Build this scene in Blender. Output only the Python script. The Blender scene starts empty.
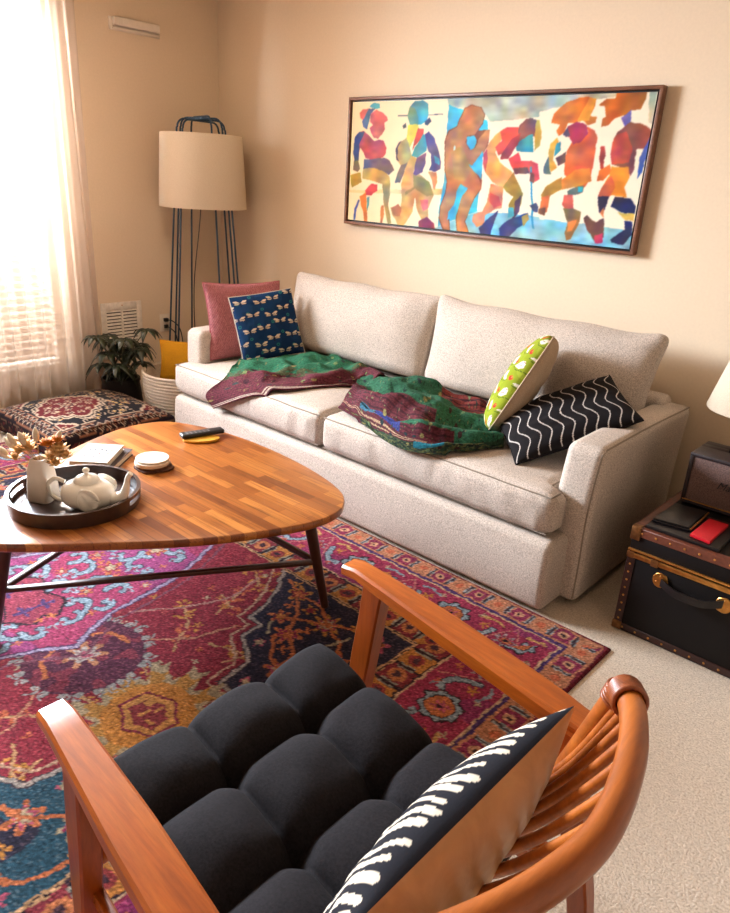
import bpy, bmesh, math, random
import numpy as np
from mathutils import Vector, Matrix
random.seed(7)
RNG = np.random.RandomState(11)
PI = math.pi
SC = bpy.context.scene
COL = SC.collection

# ------------------------------------------------------------------ materials
def lin(c):
    c = [x/255.0 for x in c[:3]]
    return tuple((x/12.92 if x <= .04045 else ((x+.055)/1.055)**2.4) for x in c) + (1.0,)
def linarr(a):
    a = np.asarray(a, float)/255.0
    return np.where(a <= .04045, a/12.92, ((a+.055)/1.055)**2.4)

class Mat:
    def __init__(s, name):
        s.m = bpy.data.materials.new(name); s.m.use_nodes = True
        s.nt = s.m.node_tree; s.b = s.nt.nodes['Principled BSDF']; s.out = s.nt.nodes['Material Output']
    def n(s, t, **kw):
        x = s.nt.nodes.new(t)
        for k, v in kw.items():
            if k in x.inputs: x.inputs[k].default_value = v
            else: setattr(x, k, v)
        return x
    def l(s, a, b): s.nt.links.new(a, b)
    def coords(s, scale=(1,1,1), rot=(0,0,0)):
        tc = s.n('ShaderNodeTexCoord'); mp = s.n('ShaderNodeMapping')
        mp.inputs['Scale'].default_value = scale; mp.inputs['Rotation'].default_value = rot
        s.l(tc.outputs['Object'], mp.inputs['Vector']); return mp.outputs['Vector']
    def noise(s, vec, scale, detail=2, rough=.5, dist=0):
        x = s.n('ShaderNodeTexNoise'); x.inputs['Scale'].default_value = scale; x.inputs['Detail'].default_value = detail
        x.inputs['Roughness'].default_value = rough; x.inputs['Distortion'].default_value = dist
        s.l(vec, x.inputs['Vector']); return x.outputs['Fac']
    def ramp(s, fac, stops):
        r = s.n('ShaderNodeValToRGB'); e = r.color_ramp.elements
        e[0].position, e[0].color = stops[0][0], stops[0][1]
        e[1].position, e[1].color = stops[-1][0], stops[-1][1]
        for p, c in stops[1:-1]:
            q = e.new(p); q.color = c
        s.l(fac, r.inputs['Fac']); return r.outputs['Color']
    def mix(s, fac, a, b, mode='MIX'):
        x = s.n('ShaderNodeMix'); x.data_type = 'RGBA'; x.blend_type = mode
        for sock, v in ((x.inputs[0], fac), (x.inputs[6], a), (x.inputs[7], b)):
            if hasattr(v, 'links'): s.l(v, sock)
            else: sock.default_value = v
        return x.outputs[2]
    def bump(s, h, strength, dist=.002):
        x = s.n('ShaderNodeBump'); x.inputs['Strength'].default_value = strength; x.inputs['Distance'].default_value = dist
        s.l(h, x.inputs['Height']); s.l(x.outputs['Normal'], s.b.inputs['Normal']); return x
    def set(s, **kw):
        for k, v in kw.items():
            sk = s.b.inputs[k]
            if hasattr(v, 'links'): s.l(v, sk)
            else: sk.default_value = v
        return s

def plain(name, c, rough=.6, bump=0, scale=60, var=.06, **kw):
    M = Mat(name); v = M.coords()
    f = M.noise(v, scale, 3)
    c = lin(c); d = tuple(x*(1-var*2) for x in c[:3])+(1,)
    e = tuple(min(1, x*(1+var)) for x in c[:3])+(1,)
    M.set(**{'Base Color': M.ramp(f, [(.3, d), (.7, e)]), 'Roughness': rough}); M.set(**kw)
    if bump: M.bump(f, bump)
    return M.m

def fabric(name, c, weave=420, var=.16, bump=.35, rough=.92, big=.05, attr=None, stretch=(1,1,1), fold=0):
    M = Mat(name); v = M.coords(stretch)
    f = M.noise(v, weave, 2, .7); g = M.noise(M.coords(), 6, 3)
    base = None
    if attr:
        a = M.n('ShaderNodeAttribute'); a.attribute_name = 'col'; base = a.outputs['Color']
    else: base = lin(c)
    k = M.ramp(f, [(.3, (1-var*2,)*3+(1,)), (.7, (1+var*.4,)*3+(1,))])
    k2 = M.ramp(g, [(.3, (1-big*2,)*3+(1,)), (.7, (1,1,1,1))])
    x = M.mix(1.0, base, k, 'MULTIPLY'); x = M.mix(1.0, x, k2, 'MULTIPLY')
    M.set(**{'Base Color': x, 'Roughness': rough, 'Specular IOR Level': .2})
    M.bump(f, bump, .0015)
    return M.m

def wood(name, c1, c2, c3, axis='x', scale=1.0, rough=.35, coat=.2):
    M = Mat(name)
    st = {'x': (1.2, 14, 14), 'y': (14, 1.2, 14), 'z': (14, 14, 1.2)}[axis]
    v = M.coords(tuple(a*scale for a in st))
    f = M.noise(v, 1.6, 6, .6, .7); g = M.noise(v, 9, 4, .7)
    col = M.ramp(f, [(.25, lin(c1)), (.5, lin(c2)), (.75, lin(c3))])
    col = M.mix(1.0, col, M.ramp(g, [(.3, (.72,.7,.68,1)), (.65, (1,1,1,1))]), 'MULTIPLY')
    M.set(**{'Base Color': col, 'Roughness': rough, 'Coat Weight': coat, 'Coat Roughness': .25})
    M.bump(g, .08, .0008)
    return M.m

# ------------------------------------------------------------------ objects
def tag(o, label=None, cat=None, group=None, kind=None):
    if label: o['label'] = label
    if cat: o['category'] = cat
    if group: o['group'] = group
    if kind: o['kind'] = kind
    return o
def empty(name, label, cat, loc=(0,0,0), group=None):
    o = bpy.data.objects.new(name, None); COL.objects.link(o); o.location = loc
    o.empty_display_size = .05
    return tag(o, label, cat, group)
def link(name, me, mat, parent=None, smooth=True, world=True):
    """world=True: verts are in world space, keep them there under an untransformed-rotation parent."""
    me.materials.clear()
    for m in (mat if isinstance(mat, (list, tuple)) else [mat]): me.materials.append(m)
    if smooth:
        for p in me.polygons: p.use_smooth = True
    o = bpy.data.objects.new(name, me); COL.objects.link(o)
    if parent is not None:
        o.parent = parent
        if world:
            off = Vector(parent.location); q = parent.parent
            while q is not None: off += Vector(q.location); q = q.parent
            o.matrix_local = Matrix.Identity(4)
            o.location = -off
    return o
def recentre(o):
    """put a single-mesh thing's origin at its base centre"""
    me = o.data; vs = np.empty(len(me.vertices)*3); me.vertices.foreach_get('co', vs); vs = vs.reshape(-1,3)
    c = (vs.min(0)+vs.max(0))/2; c[2] = vs[:,2].min()
    vs -= c; me.vertices.foreach_set('co', vs.ravel()); o.location = Vector(o.location)+Vector(c); me.update(); return o

class MB:
    def __init__(s): s.v = []; s.f = []
    def add(s, vs, fs):
        n = len(s.v); s.v += [tuple(map(float, p)) for p in vs]; s.f += [tuple(i+n for i in f) for f in fs]; return s
    def box(s, x0, x1, y0, y1, z0, z1, bevel=0, seg=2, M=None):
        bm = bmesh.new(); bmesh.ops.create_cube(bm, size=1)
        for p in bm.verts:
            p.co = Vector(((x0+x1)/2+p.co.x*(x1-x0), (y0+y1)/2+p.co.y*(y1-y0), (z0+z1)/2+p.co.z*(z1-z0)))
        if bevel: bmesh.ops.bevel(bm, geom=list(bm.edges), offset=bevel, segments=seg, affect='EDGES', profile=.5)
        return s.bm(bm, M)
    def bm(s, bm, M=None):
        bm.verts.index_update()
        vs = [(M @ p.co if M else p.co) for p in bm.verts]; fs = [[q.index for q in f.verts] for f in bm.faces]
        bm.free(); return s.add(vs, fs)
    def tube(s, pts, r, n=10, cap=True, closed=False, flat=1.0):
        P = [Vector(p) for p in pts]; m = len(P)
        rs = r if isinstance(r, (list, tuple)) else [r]*m
        T = []
        for i in range(m):
            if closed: t = P[(i+1) % m]-P[i-1]
            else: t = P[min(i+1, m-1)]-P[max(i-1, 0)]
            T.append(t.normalized())
        up = Vector((0,0,1)) if abs(T[0].z) < .9 else Vector((1,0,0))
        N = (up-T[0]*up.dot(T[0])).normalized(); vs = []; fs = []
        for i in range(m):
            N = (N-T[i]*N.dot(T[i])).normalized(); B = T[i].cross(N)
            for k in range(n):
                a = 2*PI*k/n; vs.append(P[i]+(N*math.cos(a)*flat+B*math.sin(a))*rs[i])
        for i in range(m if closed else m-1):
            j = (i+1) % m
            for k in range(n): fs.append((i*n+k, i*n+(k+1) % n, j*n+(k+1) % n, j*n+k))
        if cap and not closed: fs.append(tuple(range(n-1, -1, -1))); fs.append(tuple((m-1)*n+k for k in range(n)))
        return s.add(vs, fs)
    def lathe(s, prof, c=(0,0,0), n=40, sx=1, sy=1, M=None, cap=True):
        vs = []; fs = []
        for r, z in prof:
            for k in range(n):
                a = 2*PI*k/n; p = Vector((r*math.cos(a)*sx, r*math.sin(a)*sy, z))
                p = M @ p if M else p+Vector(c); vs.append(p)
        for i in range(len(prof)-1):
            for k in range(n): fs.append((i*n+k, i*n+(k+1) % n, (i+1)*n+(k+1) % n, (i+1)*n+k))
        if cap: fs.append(tuple(range(n-1, -1, -1))); fs.append(tuple((len(prof)-1)*n+k for k in range(n)))
        return s.add(vs, fs)
    def prism(s, poly, z0, z1, bevel=0, seg=2, M=None):
        bm = bmesh.new(); vs = [bm.verts.new((x, y, z0)) for x, y in poly]
        f = bm.faces.new(vs); r = bmesh.ops.extrude_face_region(bm, geom=[f])
        for v in r['geom']:
            if isinstance(v, bmesh.types.BMVert): v.co.z = z1
        bmesh.ops.recalc_face_normals(bm, faces=bm.faces)
        if bevel:
            es = [e for e in bm.edges if abs(e.verts[0].co.z-e.verts[1].co.z) < 1e-6]
            bmesh.ops.bevel(bm, geom=es, offset=bevel, segments=seg, affect='EDGES', profile=.5)
        return s.bm(bm, M)
    def build(s, name, mat, parent=None, smooth=True, sharp=40):
        me = bpy.data.meshes.new(name); me.from_pydata(s.v, [], s.f); me.update()
        bm = bmesh.new(); bm.from_mesh(me); bmesh.ops.recalc_face_normals(bm, faces=bm.faces); bm.to_mesh(me); bm.free()
        o = link(name, me, mat, parent, smooth)
        if smooth and sharp:
            try: me.set_sharp_from_angle(angle=math.radians(sharp))
            except Exception: pass
        return o
def setcol(me, cols):
    at = me.color_attributes.new('col', 'FLOAT_COLOR', 'POINT')
    a = np.ones((len(me.vertices), 4)); a[:, :3] = linarr(cols); at.data.foreach_set('color', a.ravel())
def gridmesh(name, X, Y, Z, mat, parent=None, cols=None, smooth=True, flip=False, wrap=False):
    nj, ni = X.shape
    vs = np.stack([X, Y, Z], -1).reshape(-1, 3)
    idx = np.arange(nj*ni).reshape(nj, ni)
    if wrap: idx = np.concatenate([idx, idx[:, :1]], 1)
    a, b, c, d = idx[:-1, :-1], idx[:-1, 1:], idx[1:, 1:], idx[1:, :-1]
    q = np.stack([a, d, c, b] if flip else [a, b, c, d], -1).reshape(-1, 4)
    me = bpy.data.meshes.new(name); me.vertices.add(len(vs)); me.vertices.foreach_set('co', vs.ravel())
    me.loops.add(q.size); me.loops.foreach_set('vertex_index', q.ravel().astype(np.int32))
    me.polygons.add(len(q)); me.polygons.foreach_set('loop_start', (np.arange(len(q))*4).astype(np.int32))
    me.update(calc_edges=True); me.validate()
    if cols is not None: setcol(me, np.asarray(cols).reshape(-1, 3))
    return link(name, me, mat, parent, smooth)

# smooth random field on arrays
_TAB = RNG.rand(64, 64)
def snoise(x, y, f, o=0):
    x = np.asarray(x)*f+37.3*o+100; y = np.asarray(y)*f+11.7*o+100
    xi = np.floor(x).astype(int); yi = np.floor(y).astype(int); fx = x-xi; fy = y-yi
    fx = fx*fx*(3-2*fx); fy = fy*fy*(3-2*fy)
    g = lambda a, b: _TAB[a % 64, b % 64]
    return ((g(xi, yi)*(1-fx)+g(xi+1, yi)*fx)*(1-fy)+(g(xi, yi+1)*(1-fx)+g(xi+1, yi+1)*fx)*fy)*2-1

# ------------------------------------------------------------------ pattern painter on coordinate arrays
class Paint:
    def __init__(s, U, V, base):
        s.U, s.V = U, V; s.C = np.empty(U.shape+(3,)); s.C[:] = base
    def m(s, mask, c):
        s.C[mask] = c
    def poly(s, pts, c):
        xs = [p[0] for p in pts]; ys = [p[1] for p in pts]
        bb = (s.U >= min(xs)) & (s.U <= max(xs)) & (s.V >= min(ys)) & (s.V <= max(ys))
        if not bb.any(): return
        u, v = s.U[bb], s.V[bb]; ins = np.zeros(u.shape, bool); n = len(pts)
        for i in range(n):
            x1, y1 = pts[i]; x2, y2 = pts[(i+1) % n]
            if y1 == y2: continue
            cnd = ((y1 > v) != (y2 > v)) & (u < (x2-x1)*(v-y1)/(y2-y1)+x1); ins ^= cnd
        bb2 = bb.copy(); bb2[bb] = ins; s.C[bb2] = c
    def disc(s, x, y, r, c, ry=None):
        ry = ry or r
        s.C[((s.U-x)/r)**2+((s.V-y)/ry)**2 < 1] = c
    def star(s, x, y, r, c, n=6, dep=.35, ph=0, asp=1):
        dx = s.U-x; dy = (s.V-y)/asp; d = np.hypot(dx, dy); a = np.arctan2(dy, dx)+ph
        s.C[d < r*(1-dep+dep*np.cos(n*a))] = c
    def line(s, pts, w, c, closed=False):
        P = list(pts)+([pts[0]] if closed else [])
        for (x1, y1), (x2, y2) in zip(P[:-1], P[1:]):
            bb = (s.U > min(x1, x2)-w) & (s.U < max(x1, x2)+w) & (s.V > min(y1, y2)-w) & (s.V < max(y1, y2)+w)
            if not bb.any(): continue
            u, v = s.U[bb], s.V[bb]; L = (x2-x1)**2+(y2-y1)**2+1e-12
            t = np.clip(((u-x1)*(x2-x1)+(v-y1)*(y2-y1))/L, 0, 1)
            ins = np.hypot(u-x1-t*(x2-x1), v-y1-t*(y2-y1)) < w/2
            b2 = bb.copy(); b2[bb] = ins; s.C[b2] = c
    def curl(s, x, y, r, a0, turns, w, c, hand=1):
        n = 26; P = []
        for i in range(n):
            t = i/(n-1); rr = r*(1-.75*t); a = a0+hand*turns*2*PI*t
            P.append((x+rr*math.cos(a), y+rr*math.sin(a)))
        s.line(P, w, c)
    def flower(s, x, y, r, cs, n=6, ph=0):
        k = 1.0
        for i, c in enumerate(cs):
            s.star(x, y, r*k, c, n, .28 if i == 0 else .2, ph); k *= .68
ART=[
 ((190,195,180),[(390,923),(383,967),(677,975),(685,833),(535,805),(519,854)]),
 ((190,195,180),[(617,984),(959,984),(960,970),(884,947),(719,883),(625,839)]),
 ((195,195,180),[(966,978),(985,982),(990,785),(976,796)]),
 ((245,205,140),[(10,276),(419,340),(421,293),(15,256)]),
 ((170,205,205),[(13,18),(432,52),(434,3),(14,-37)]),
 ((130,200,225),[(358,24),(523,185),(627,197),(725,191),(735,21),(359,-1)]),
 ((130,200,225),[(664,177),(836,171),(967,153),(992,149),(1001,31),(673,12)]),
 ((225,105,88),[(46,882),(59,912),(83,915),(78,868),(59,832),(50,845)]),
 ((80,165,185),[(86,929),(106,957),(127,945),(130,917),(111,910)]),
 ((85,95,125),[(83,915),(111,913),(92,868),(84,788),(81,757),(63,776),(57,820),(68,856)]),
 ((215,95,90),[(92,868),(115,906),(142,878),(161,848),(164,824),(151,806),(155,757),(141,714),(128,686),(111,696),(99,726),(91,764),(104,788),(90,813)]),
 ((175,68,80),[(27,643),(29,694),(46,735),(67,745),(89,708),(115,671),(135,684),(152,672),(166,617),(162,573),(151,548),(129,534),(102,526),(80,537),(70,581),(53,619),(47,555),(52,516),(34,502),(25,566)]),
 ((60,58,100),[(27,643),(29,694),(46,735),(71,739),(62,695),(49,644),(51,516),(32,515),(25,566)]),
 ((190,155,85),[(72,453),(103,469),(152,460),(185,406),(189,349),(160,340),(128,355),(99,372),(70,375)]),
 ((95,88,112),[(73,530),(102,526),(156,548),(184,525),(203,451),(181,418),(160,435),(132,458),(97,462),(72,453)]),
 ((165,140,40),[(15,396),(62,426),(67,349),(25,298),(18,343)]),
 ((120,95,60),[(30,515),(48,516),(57,452),(47,425),(29,437)]),
 ((190,62,78),[(111,341),(135,337),(137,292),(113,250),(88,246),(84,285)]),
 ((230,130,50),[(63,230),(88,273),(94,181),(102,35),(87,26),(81,112),(68,177)]),
 ((70,80,150),[(64,203),(51,134),(47,38),(38,36),(40,132),(57,209)]),
 ((80,150,170),[(93,227),(106,242),(105,169),(99,115)]),
 ((180,145,80),[(157,346),(189,349),(190,260),(185,182),(194,132),(204,42),(190,33),(177,116),(166,205)]),
 ((190,110,60),[(158,172),(168,180),(171,102),(165,35),(159,33),(156,125)]),
 ((60,80,110),[(202,856),(372,864),(372,858),(203,849)]),
 ((70,160,185),[(248,921),(265,957),(296,962),(315,935),(320,860),(314,815),(297,792),(253,792),(241,851)]),
 ((100,150,135),[(241,851),(248,921),(267,908),(282,850),(284,792),(253,786)]),
 ((50,60,90),[(224,787),(237,804),(240,769),(228,763)]),
 ((50,70,100),[(308,815),(325,843),(332,814),(318,786),(309,792)]),
 ((178,160,110),[(201,612),(213,661),(244,697),(259,626),(268,566),(255,480),(232,479),(211,526)]),
 ((50,60,100),[(201,612),(213,655),(222,673),(211,624),(211,563),(221,515),(209,532)]),
 ((110,95,100),[(229,491),(254,517),(230,360),(207,354),(217,440)]),
 ((232,215,80),[(244,787),(284,792),(289,757),(275,698),(259,626),(244,686)]),
 ((200,70,70),[(285,763),(307,757),(306,710),(278,639),(270,602),(273,674)]),
 ((50,150,175),[(306,722),(325,699),(323,605),(288,549),(268,566),(278,627)]),
 ((85,68,120),[(312,722),(326,745),(350,687),(369,595),(381,525),(380,478),(360,453),(338,463),(345,511),(339,582),(329,605)]),
 ((60,150,180),[(352,571),(374,548),(376,502),(357,524)]),
 ((225,145,90),[(335,451),(366,453),(372,382),(366,319),(358,332),(353,392)]),
 ((215,165,100),[(254,517),(268,566),(288,543),(279,446),(311,424),(345,367),(364,285),(346,184),(350,97),(325,92),(302,176),(292,262),(287,148),(255,27),(232,22),(220,72),(205,108),(196,165),(223,188),(240,178),(240,255),(234,342),(241,430)]),
 ((110,70,120),[(288,549),(323,593),(323,522),(314,449),(293,423),(279,433)]),
 ((165,138,70),[(279,433),(344,379),(361,284),(337,269),(290,324),(253,269),(252,294),(283,335)]),
 ((225,110,110),[(312,240),(344,245),(346,184),(329,156)]),
 ((140,50,90),[(313,77),(343,121),(373,77),(378,28),(315,27)]),
 ((190,115,75),[(200,165),(229,196),(242,166),(239,101),(212,103)]),
 ((60,185,225),[(390,923),(447,884),(527,811),(530,746),(522,535),(528,400),(523,307),(523,190),(388,55),(386,166),(399,492),(391,723)]),
 ((120,70,45),[(439,857),(444,900),(470,921),(500,906),(517,854),(513,796),(500,751),(538,750),(537,653),(521,580),(530,389),(527,348),(509,276),(495,185),(487,112),(503,29),(459,27),(451,117),(456,227),(465,299),(457,375),(447,320),(443,225),(425,173),(434,34),(407,35),(388,117),(390,216),(404,315),(407,387),(392,503),(387,688),(396,751),(425,779),(430,824)]),
 ((182,122,80),[(442,856),(446,895),(470,915),(498,903),(514,854),(511,800),(500,756),(488,723),(461,712),(460,667),(476,617),(495,635),(503,690),(525,751),(538,746),(535,658),(520,580),(495,516),(510,444),(527,388),(526,354),(507,282),(495,185),(484,112),(500,31),(461,34),(454,118),(458,227),(466,299),(484,349),(457,380),(445,320),(441,224),(422,173),(431,40),(410,41),(391,118),(393,216),(407,315),(409,387),(395,503),(390,688),(399,745),(426,773),(433,824)]),
 ((60,185,225),[(461,706),(488,718),(498,690),(492,635),(479,617),(465,656)]),
 ((60,185,225),[(463,537),(490,510),(521,613),(526,490),(527,417),(491,488)]),
 ((60,185,225),[(457,380),(484,349),(466,299),(456,203),(453,154),(422,112),(422,173),(441,224),(445,320)]),
 ((190,225,225),[(421,649),(426,632),(425,552),(418,563)]),
 ((170,130,80),[(412,597),(450,644),(486,487),(473,394),(432,413)]),
 ((232,165,98),[(525,580),(533,636),(547,691),(570,746),(580,762),(578,692),(562,604),(581,539),(622,476),(632,389),(602,363),(562,404),(537,469)]),
 ((220,75,75),[(570,746),(594,772),(635,767),(629,703),(612,650),(589,595),(574,583),(560,637),(579,681)]),
 ((190,70,90),[(525,591),(534,625),(540,559),(537,469),(526,524)]),
 ((100,70,90),[(629,782),(647,819),(666,828),(678,797),(679,704),(657,735),(639,703),(627,735)]),
 ((30,150,180),[(626,667),(671,741),(682,607),(629,617)]),
 ((190,170,80),[(670,814),(687,813),(699,741),(697,650),(685,619)]),
 ((110,75,90),[(630,753),(644,814),(661,828),(678,813),(678,729),(661,717),(634,679)]),
 ((140,50,70),[(609,692),(637,735),(631,661),(606,563),(580,561),(584,594)]),
 ((215,70,80),[(606,563),(637,608),(648,554),(678,556),(699,536),(709,441),(687,406),(677,481),(651,501),(626,488)]),
 ((90,60,80),[(625,499),(670,513),(678,471),(633,461)]),
 ((228,138,95),[(557,392),(601,374),(604,318),(604,228),(578,212),(552,172),(550,101),(529,79),(509,117),(510,165),(540,193),(553,265),(557,335)]),
 ((225,80,70),[(560,335),(589,305),(603,250),(577,223),(561,267)]),
 ((155,132,52),[(601,374),(627,477),(666,338),(664,282),(653,191),(633,176),(624,254),(636,312),(613,342)]),
 ((80,50,80),[(643,279),(661,326),(660,214),(640,143),(646,235)]),
 ((60,185,225),[(625,231),(643,240),(646,178),(626,168)]),
 ((50,50,110),[(535,74),(569,164),(594,209),(576,36),(543,28)]),
 ((40,60,130),[(601,88),(629,152),(669,194),(689,208),(696,165),(664,102),(641,39),(607,31)]),
 ((200,150,60),[(670,182),(689,203),(696,165),(679,116)]),
 ((40,150,190),[(676,519),(681,519),(713,107),(707,106)]),
 ((130,70,60),[(678,482),(691,470),(695,408),(682,419)]),
 ((212,118,42),[(722,795),(726,848),(754,916),(789,946),(820,948),(836,934),(836,889),(828,833),(846,827),(843,793),(826,782),(809,805),(794,794),(768,794),(761,735),(748,717),(741,747),(747,783)]),
 ((240,160,60),[(820,948),(836,934),(832,878),(827,810),(794,799),(805,868)]),
 ((220,95,55),[(786,671),(812,683),(829,741),(821,776),(846,753),(855,696),(856,615),(856,533),(854,450),(842,400),(814,421),(778,478),(776,551),(779,623)]),
 ((150,45,95),[(759,724),(769,776),(794,799),(821,782),(830,730),(812,683),(793,659),(779,706)]),
 ((60,70,130),[(759,724),(769,771),(781,718),(771,706)]),
 ((230,140,50),[(774,441),(808,505),(849,520),(858,438),(821,398),(778,380),(752,352),(745,376),(759,427)]),
 ((160,125,45),[(758,439),(773,459),(778,386),(748,339),(746,275),(726,272),(720,335),(730,387)]),
 ((215,110,60),[(723,322),(745,338),(746,224),(723,220)]),
 ((45,55,110),[(689,259),(708,282),(718,258),(718,219),(703,223)]),
 ((110,70,60),[(719,245),(741,255),(742,204),(721,213)]),
 ((225,170,60),[(725,609),(729,669),(744,706),(751,682),(741,621),(742,561),(756,519),(741,487),(730,535)]),
 ((40,150,175),[(746,670),(756,682),(760,622),(743,579),(742,621)]),
 ((90,110,110),[(718,535),(726,584),(737,499),(742,469),(719,473)]),
 ((90,60,70),[(749,573),(777,617),(778,551),(758,525)]),
 ((110,100,90),[(796,370),(825,410),(841,412),(839,363),(819,348),(797,345)]),
 ((40,170,200),[(823,404),(839,406),(839,369),(825,368)]),
 ((215,80,70),[(789,344),(813,348),(819,262),(798,246),(785,281)]),
 ((140,105,65),[(789,257),(819,262),(842,247),(841,179),(832,101),(827,62),(811,48),(805,95),(809,172)]),
 ((215,120,60),[(809,172),(835,190),(826,113),(813,110)]),
 ((185,98,32),[(846,894),(861,932),(885,936),(887,969),(911,974),(960,974),(961,926),(952,867),(929,863),(916,836),(893,820),(877,775),(862,770),(859,821),(868,832),(862,888)]),
 ((110,90,180),[(908,819),(916,836),(931,868),(934,797),(934,764),(922,758)]),
 ((145,72,60),[(904,742),(919,769),(934,797),(962,791),(986,753),(990,676),(978,643),(959,642),(964,518),(957,483),(944,528),(903,548),(896,617),(897,696)]),
 ((215,70,50),[(905,730),(928,742),(949,653),(946,562),(903,548),(896,617),(897,696)]),
 ((70,80,160),[(978,643),(989,720),(992,643),(984,565),(984,509),(975,462),(973,530),(972,598)]),
 ((190,60,40),[(869,592),(868,650),(878,656),(885,593),(881,546),(886,512),(875,522)]),
 ((230,120,40),[(873,511),(898,548),(907,502),(890,447),(873,440)]),
 ((235,145,42),[(904,536),(948,534),(955,483),(945,413),(957,356),(922,363),(880,345),(888,406),(903,478)]),
 ((220,105,60),[(880,345),(888,406),(908,479),(923,410),(913,350),(890,310)]),
 ((50,35,60),[(880,345),(912,355),(908,301),(905,240),(891,250),(886,297)]),
 ((220,130,60),[(894,250),(904,288),(907,216)]),
 ((90,65,70),[(852,206),(859,226),(888,188),(907,216),(915,95),(897,54),(884,88),(862,146)]),
 ((180,50,100),[(889,102),(911,119),(913,58),(895,51)]),
 ((35,30,70),[(927,358),(967,351),(983,301),(984,255),(949,260),(919,291),(924,327)]),
 ((235,180,70),[(939,258),(984,255),(985,213),(962,215)]),
 ((30,30,80),[(960,209),(983,207),(986,124),(969,59),(938,64),(932,81),(954,129),(967,156)]),
]
# ------------------------------------------------------------------ shared materials
M_WALL = plain('wall_paint', (232,210,182), .9, .12, 90, .015)
M_WALL2 = plain('unseen_wall_bounce_tone', (176,158,138), .9, .12, 90, .015)  # unseen walls, tone picked for how much light they bounce back
M_CEIL = plain('ceiling_paint', (214,190,162), .9, .1, 60, .01)
M_WHITE = plain('white_trim_paint', (235,222,205), .55, .03, 40, .02)
M_VENT = plain('vent_enamel', (236,226,212), .45)
M_DUCTSHADE = plain('duct_shade', (38,32,34), .9)
M_SOFA = fabric('sofa_linen', (214,198,184), 240, .26, .7, .95, .04)
M_SOFA_SEAM = fabric('sofa_seam', (150,136,122), 300, .1, .3)
M_BLACKPL = plain('black_plastic', (20,18,20), .4)
M_BRASS = plain('aged_brass', (214,156,84), .35, .1, 50, .12, Metallic=1.0)
M_LEATHER = plain('black_leather', (17,12,13), .38, .25, 220, .1)
M_BROWNLEATHER = plain('brown_leather_trim', (105,55,38), .45, .2, 120, .15)
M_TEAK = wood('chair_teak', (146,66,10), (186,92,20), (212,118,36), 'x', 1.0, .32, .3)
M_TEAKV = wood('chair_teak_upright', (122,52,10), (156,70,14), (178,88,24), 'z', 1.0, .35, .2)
M_RATTAN = wood('rattan_pole', (140,68,18), (176,94,30), (200,116,44), 'y', .7, .35, .25)
M_DARKWOOD = wood('dark_leg_wood', (48,24,14), (66,34,20), (84,44,26), 'z', 1.0, .4, .2)
M_CERAMIC = plain('white_ceramic', (252,246,234), .25, 0, 20, .02, **{'Coat Weight': .5})

# ------------------------------------------------------------------ room
RX, RY, CZ = 5.3, -5.0, 2.5
W0, W1, WZ0, WZ1 = -2.95, -1.12, .24, 2.2
def struct(o): o['kind'] = 'structure'; return o
def carpet():
    M = Mat('carpet_pile'); v = M.coords()
    n1 = M.noise(v, 170, 3, .7); n2 = M.noise(v, 55, 2)
    c = M.ramp(n1, [(.3, lin((186,166,144))), (.5, lin((220,202,182))), (.7, lin((240,226,208)))])
    c = M.mix(1.0, c, M.ramp(n2, [(.3, (.9,.9,.9,1)), (.7, (1,1,1,1))]), 'MULTIPLY')
    M.set(**{'Base Color': c, 'Roughness': .98, 'Specular IOR Level': .1}); M.bump(n1, .8, .006); return M.m
M_CARPET = carpet()
struct(MB().box(0, RX, RY, 0, -.1, 0).build('floor', M_CARPET))
struct(MB().box(-.15, RX+.15, RY-.15, .15, CZ, CZ+.1).build('ceiling', M_CEIL))
struct(MB().box(-.15, RX+.15, 0, .15, -.1, CZ).build('wall_back', M_WALL))
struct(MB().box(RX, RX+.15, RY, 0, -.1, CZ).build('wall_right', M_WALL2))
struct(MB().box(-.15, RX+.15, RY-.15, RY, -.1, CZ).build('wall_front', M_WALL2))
w = MB(); w.box(-.15, 0, W1, 0, -.1, CZ); w.box(-.15, 0, RY, W0, -.1, CZ)
w.box(-.15, 0, W0, W1, -.1, WZ0); w.box(-.15, 0, W0, W1, WZ1, CZ)
struct(w.build('wall_left', M_WALL))
b = MB(); b.box(.0, .014, W1, -.016, 0, .085, .004); b.box(0, .014, RY+.016, W1, 0, .085, .004)
struct(b.build('baseboard_left', M_WHITE))
struct(MB().box(.016, RX-.016, -.014, 0, 0, .085, .004).build('baseboard_back', M_WHITE))
# window frame, sash and glass
win = empty('window_1', None, None, (-.1, (W0+W1)/2, WZ0)); struct(win)
f = MB(); t = .045
for y0, y1, z0, z1 in ((W0, W0+t, WZ0, WZ1), (W1-t, W1, WZ0, WZ1), (W0+t, W1-t, WZ0, WZ0+t), (W0+t, W1-t, WZ1-t, WZ1), ((W0+W1)/2-.025, (W0+W1)/2+.025, WZ0+t, WZ1-t)):
    f.box(-.13, -.07, y0, y1, z0, z1, .004)
f.build('window_frame', M_WHITE, win)
MB().box(-.15, .03, W0-.03, W1+.03, WZ0-.03, WZ0, .006).build('window_sill', M_WHITE, win)
G = Mat('window_glass'); tr = G.n('ShaderNodeBsdfTransparent'); gl = G.n('ShaderNodeBsdfGlossy'); gl.inputs['Roughness'].default_value = .02
mx = G.n('ShaderNodeMixShader'); mx.inputs[0].default_value = .06; G.l(tr.outputs[0], mx.inputs[1]); G.l(gl.outputs[0], mx.inputs[2]); G.l(mx.outputs[0], G.out.inputs['Surface'])
MB().box(-.104, -.100, W0+t, W1-t, WZ0+t, WZ1-t).build('window_pane', G.m, win)

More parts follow.
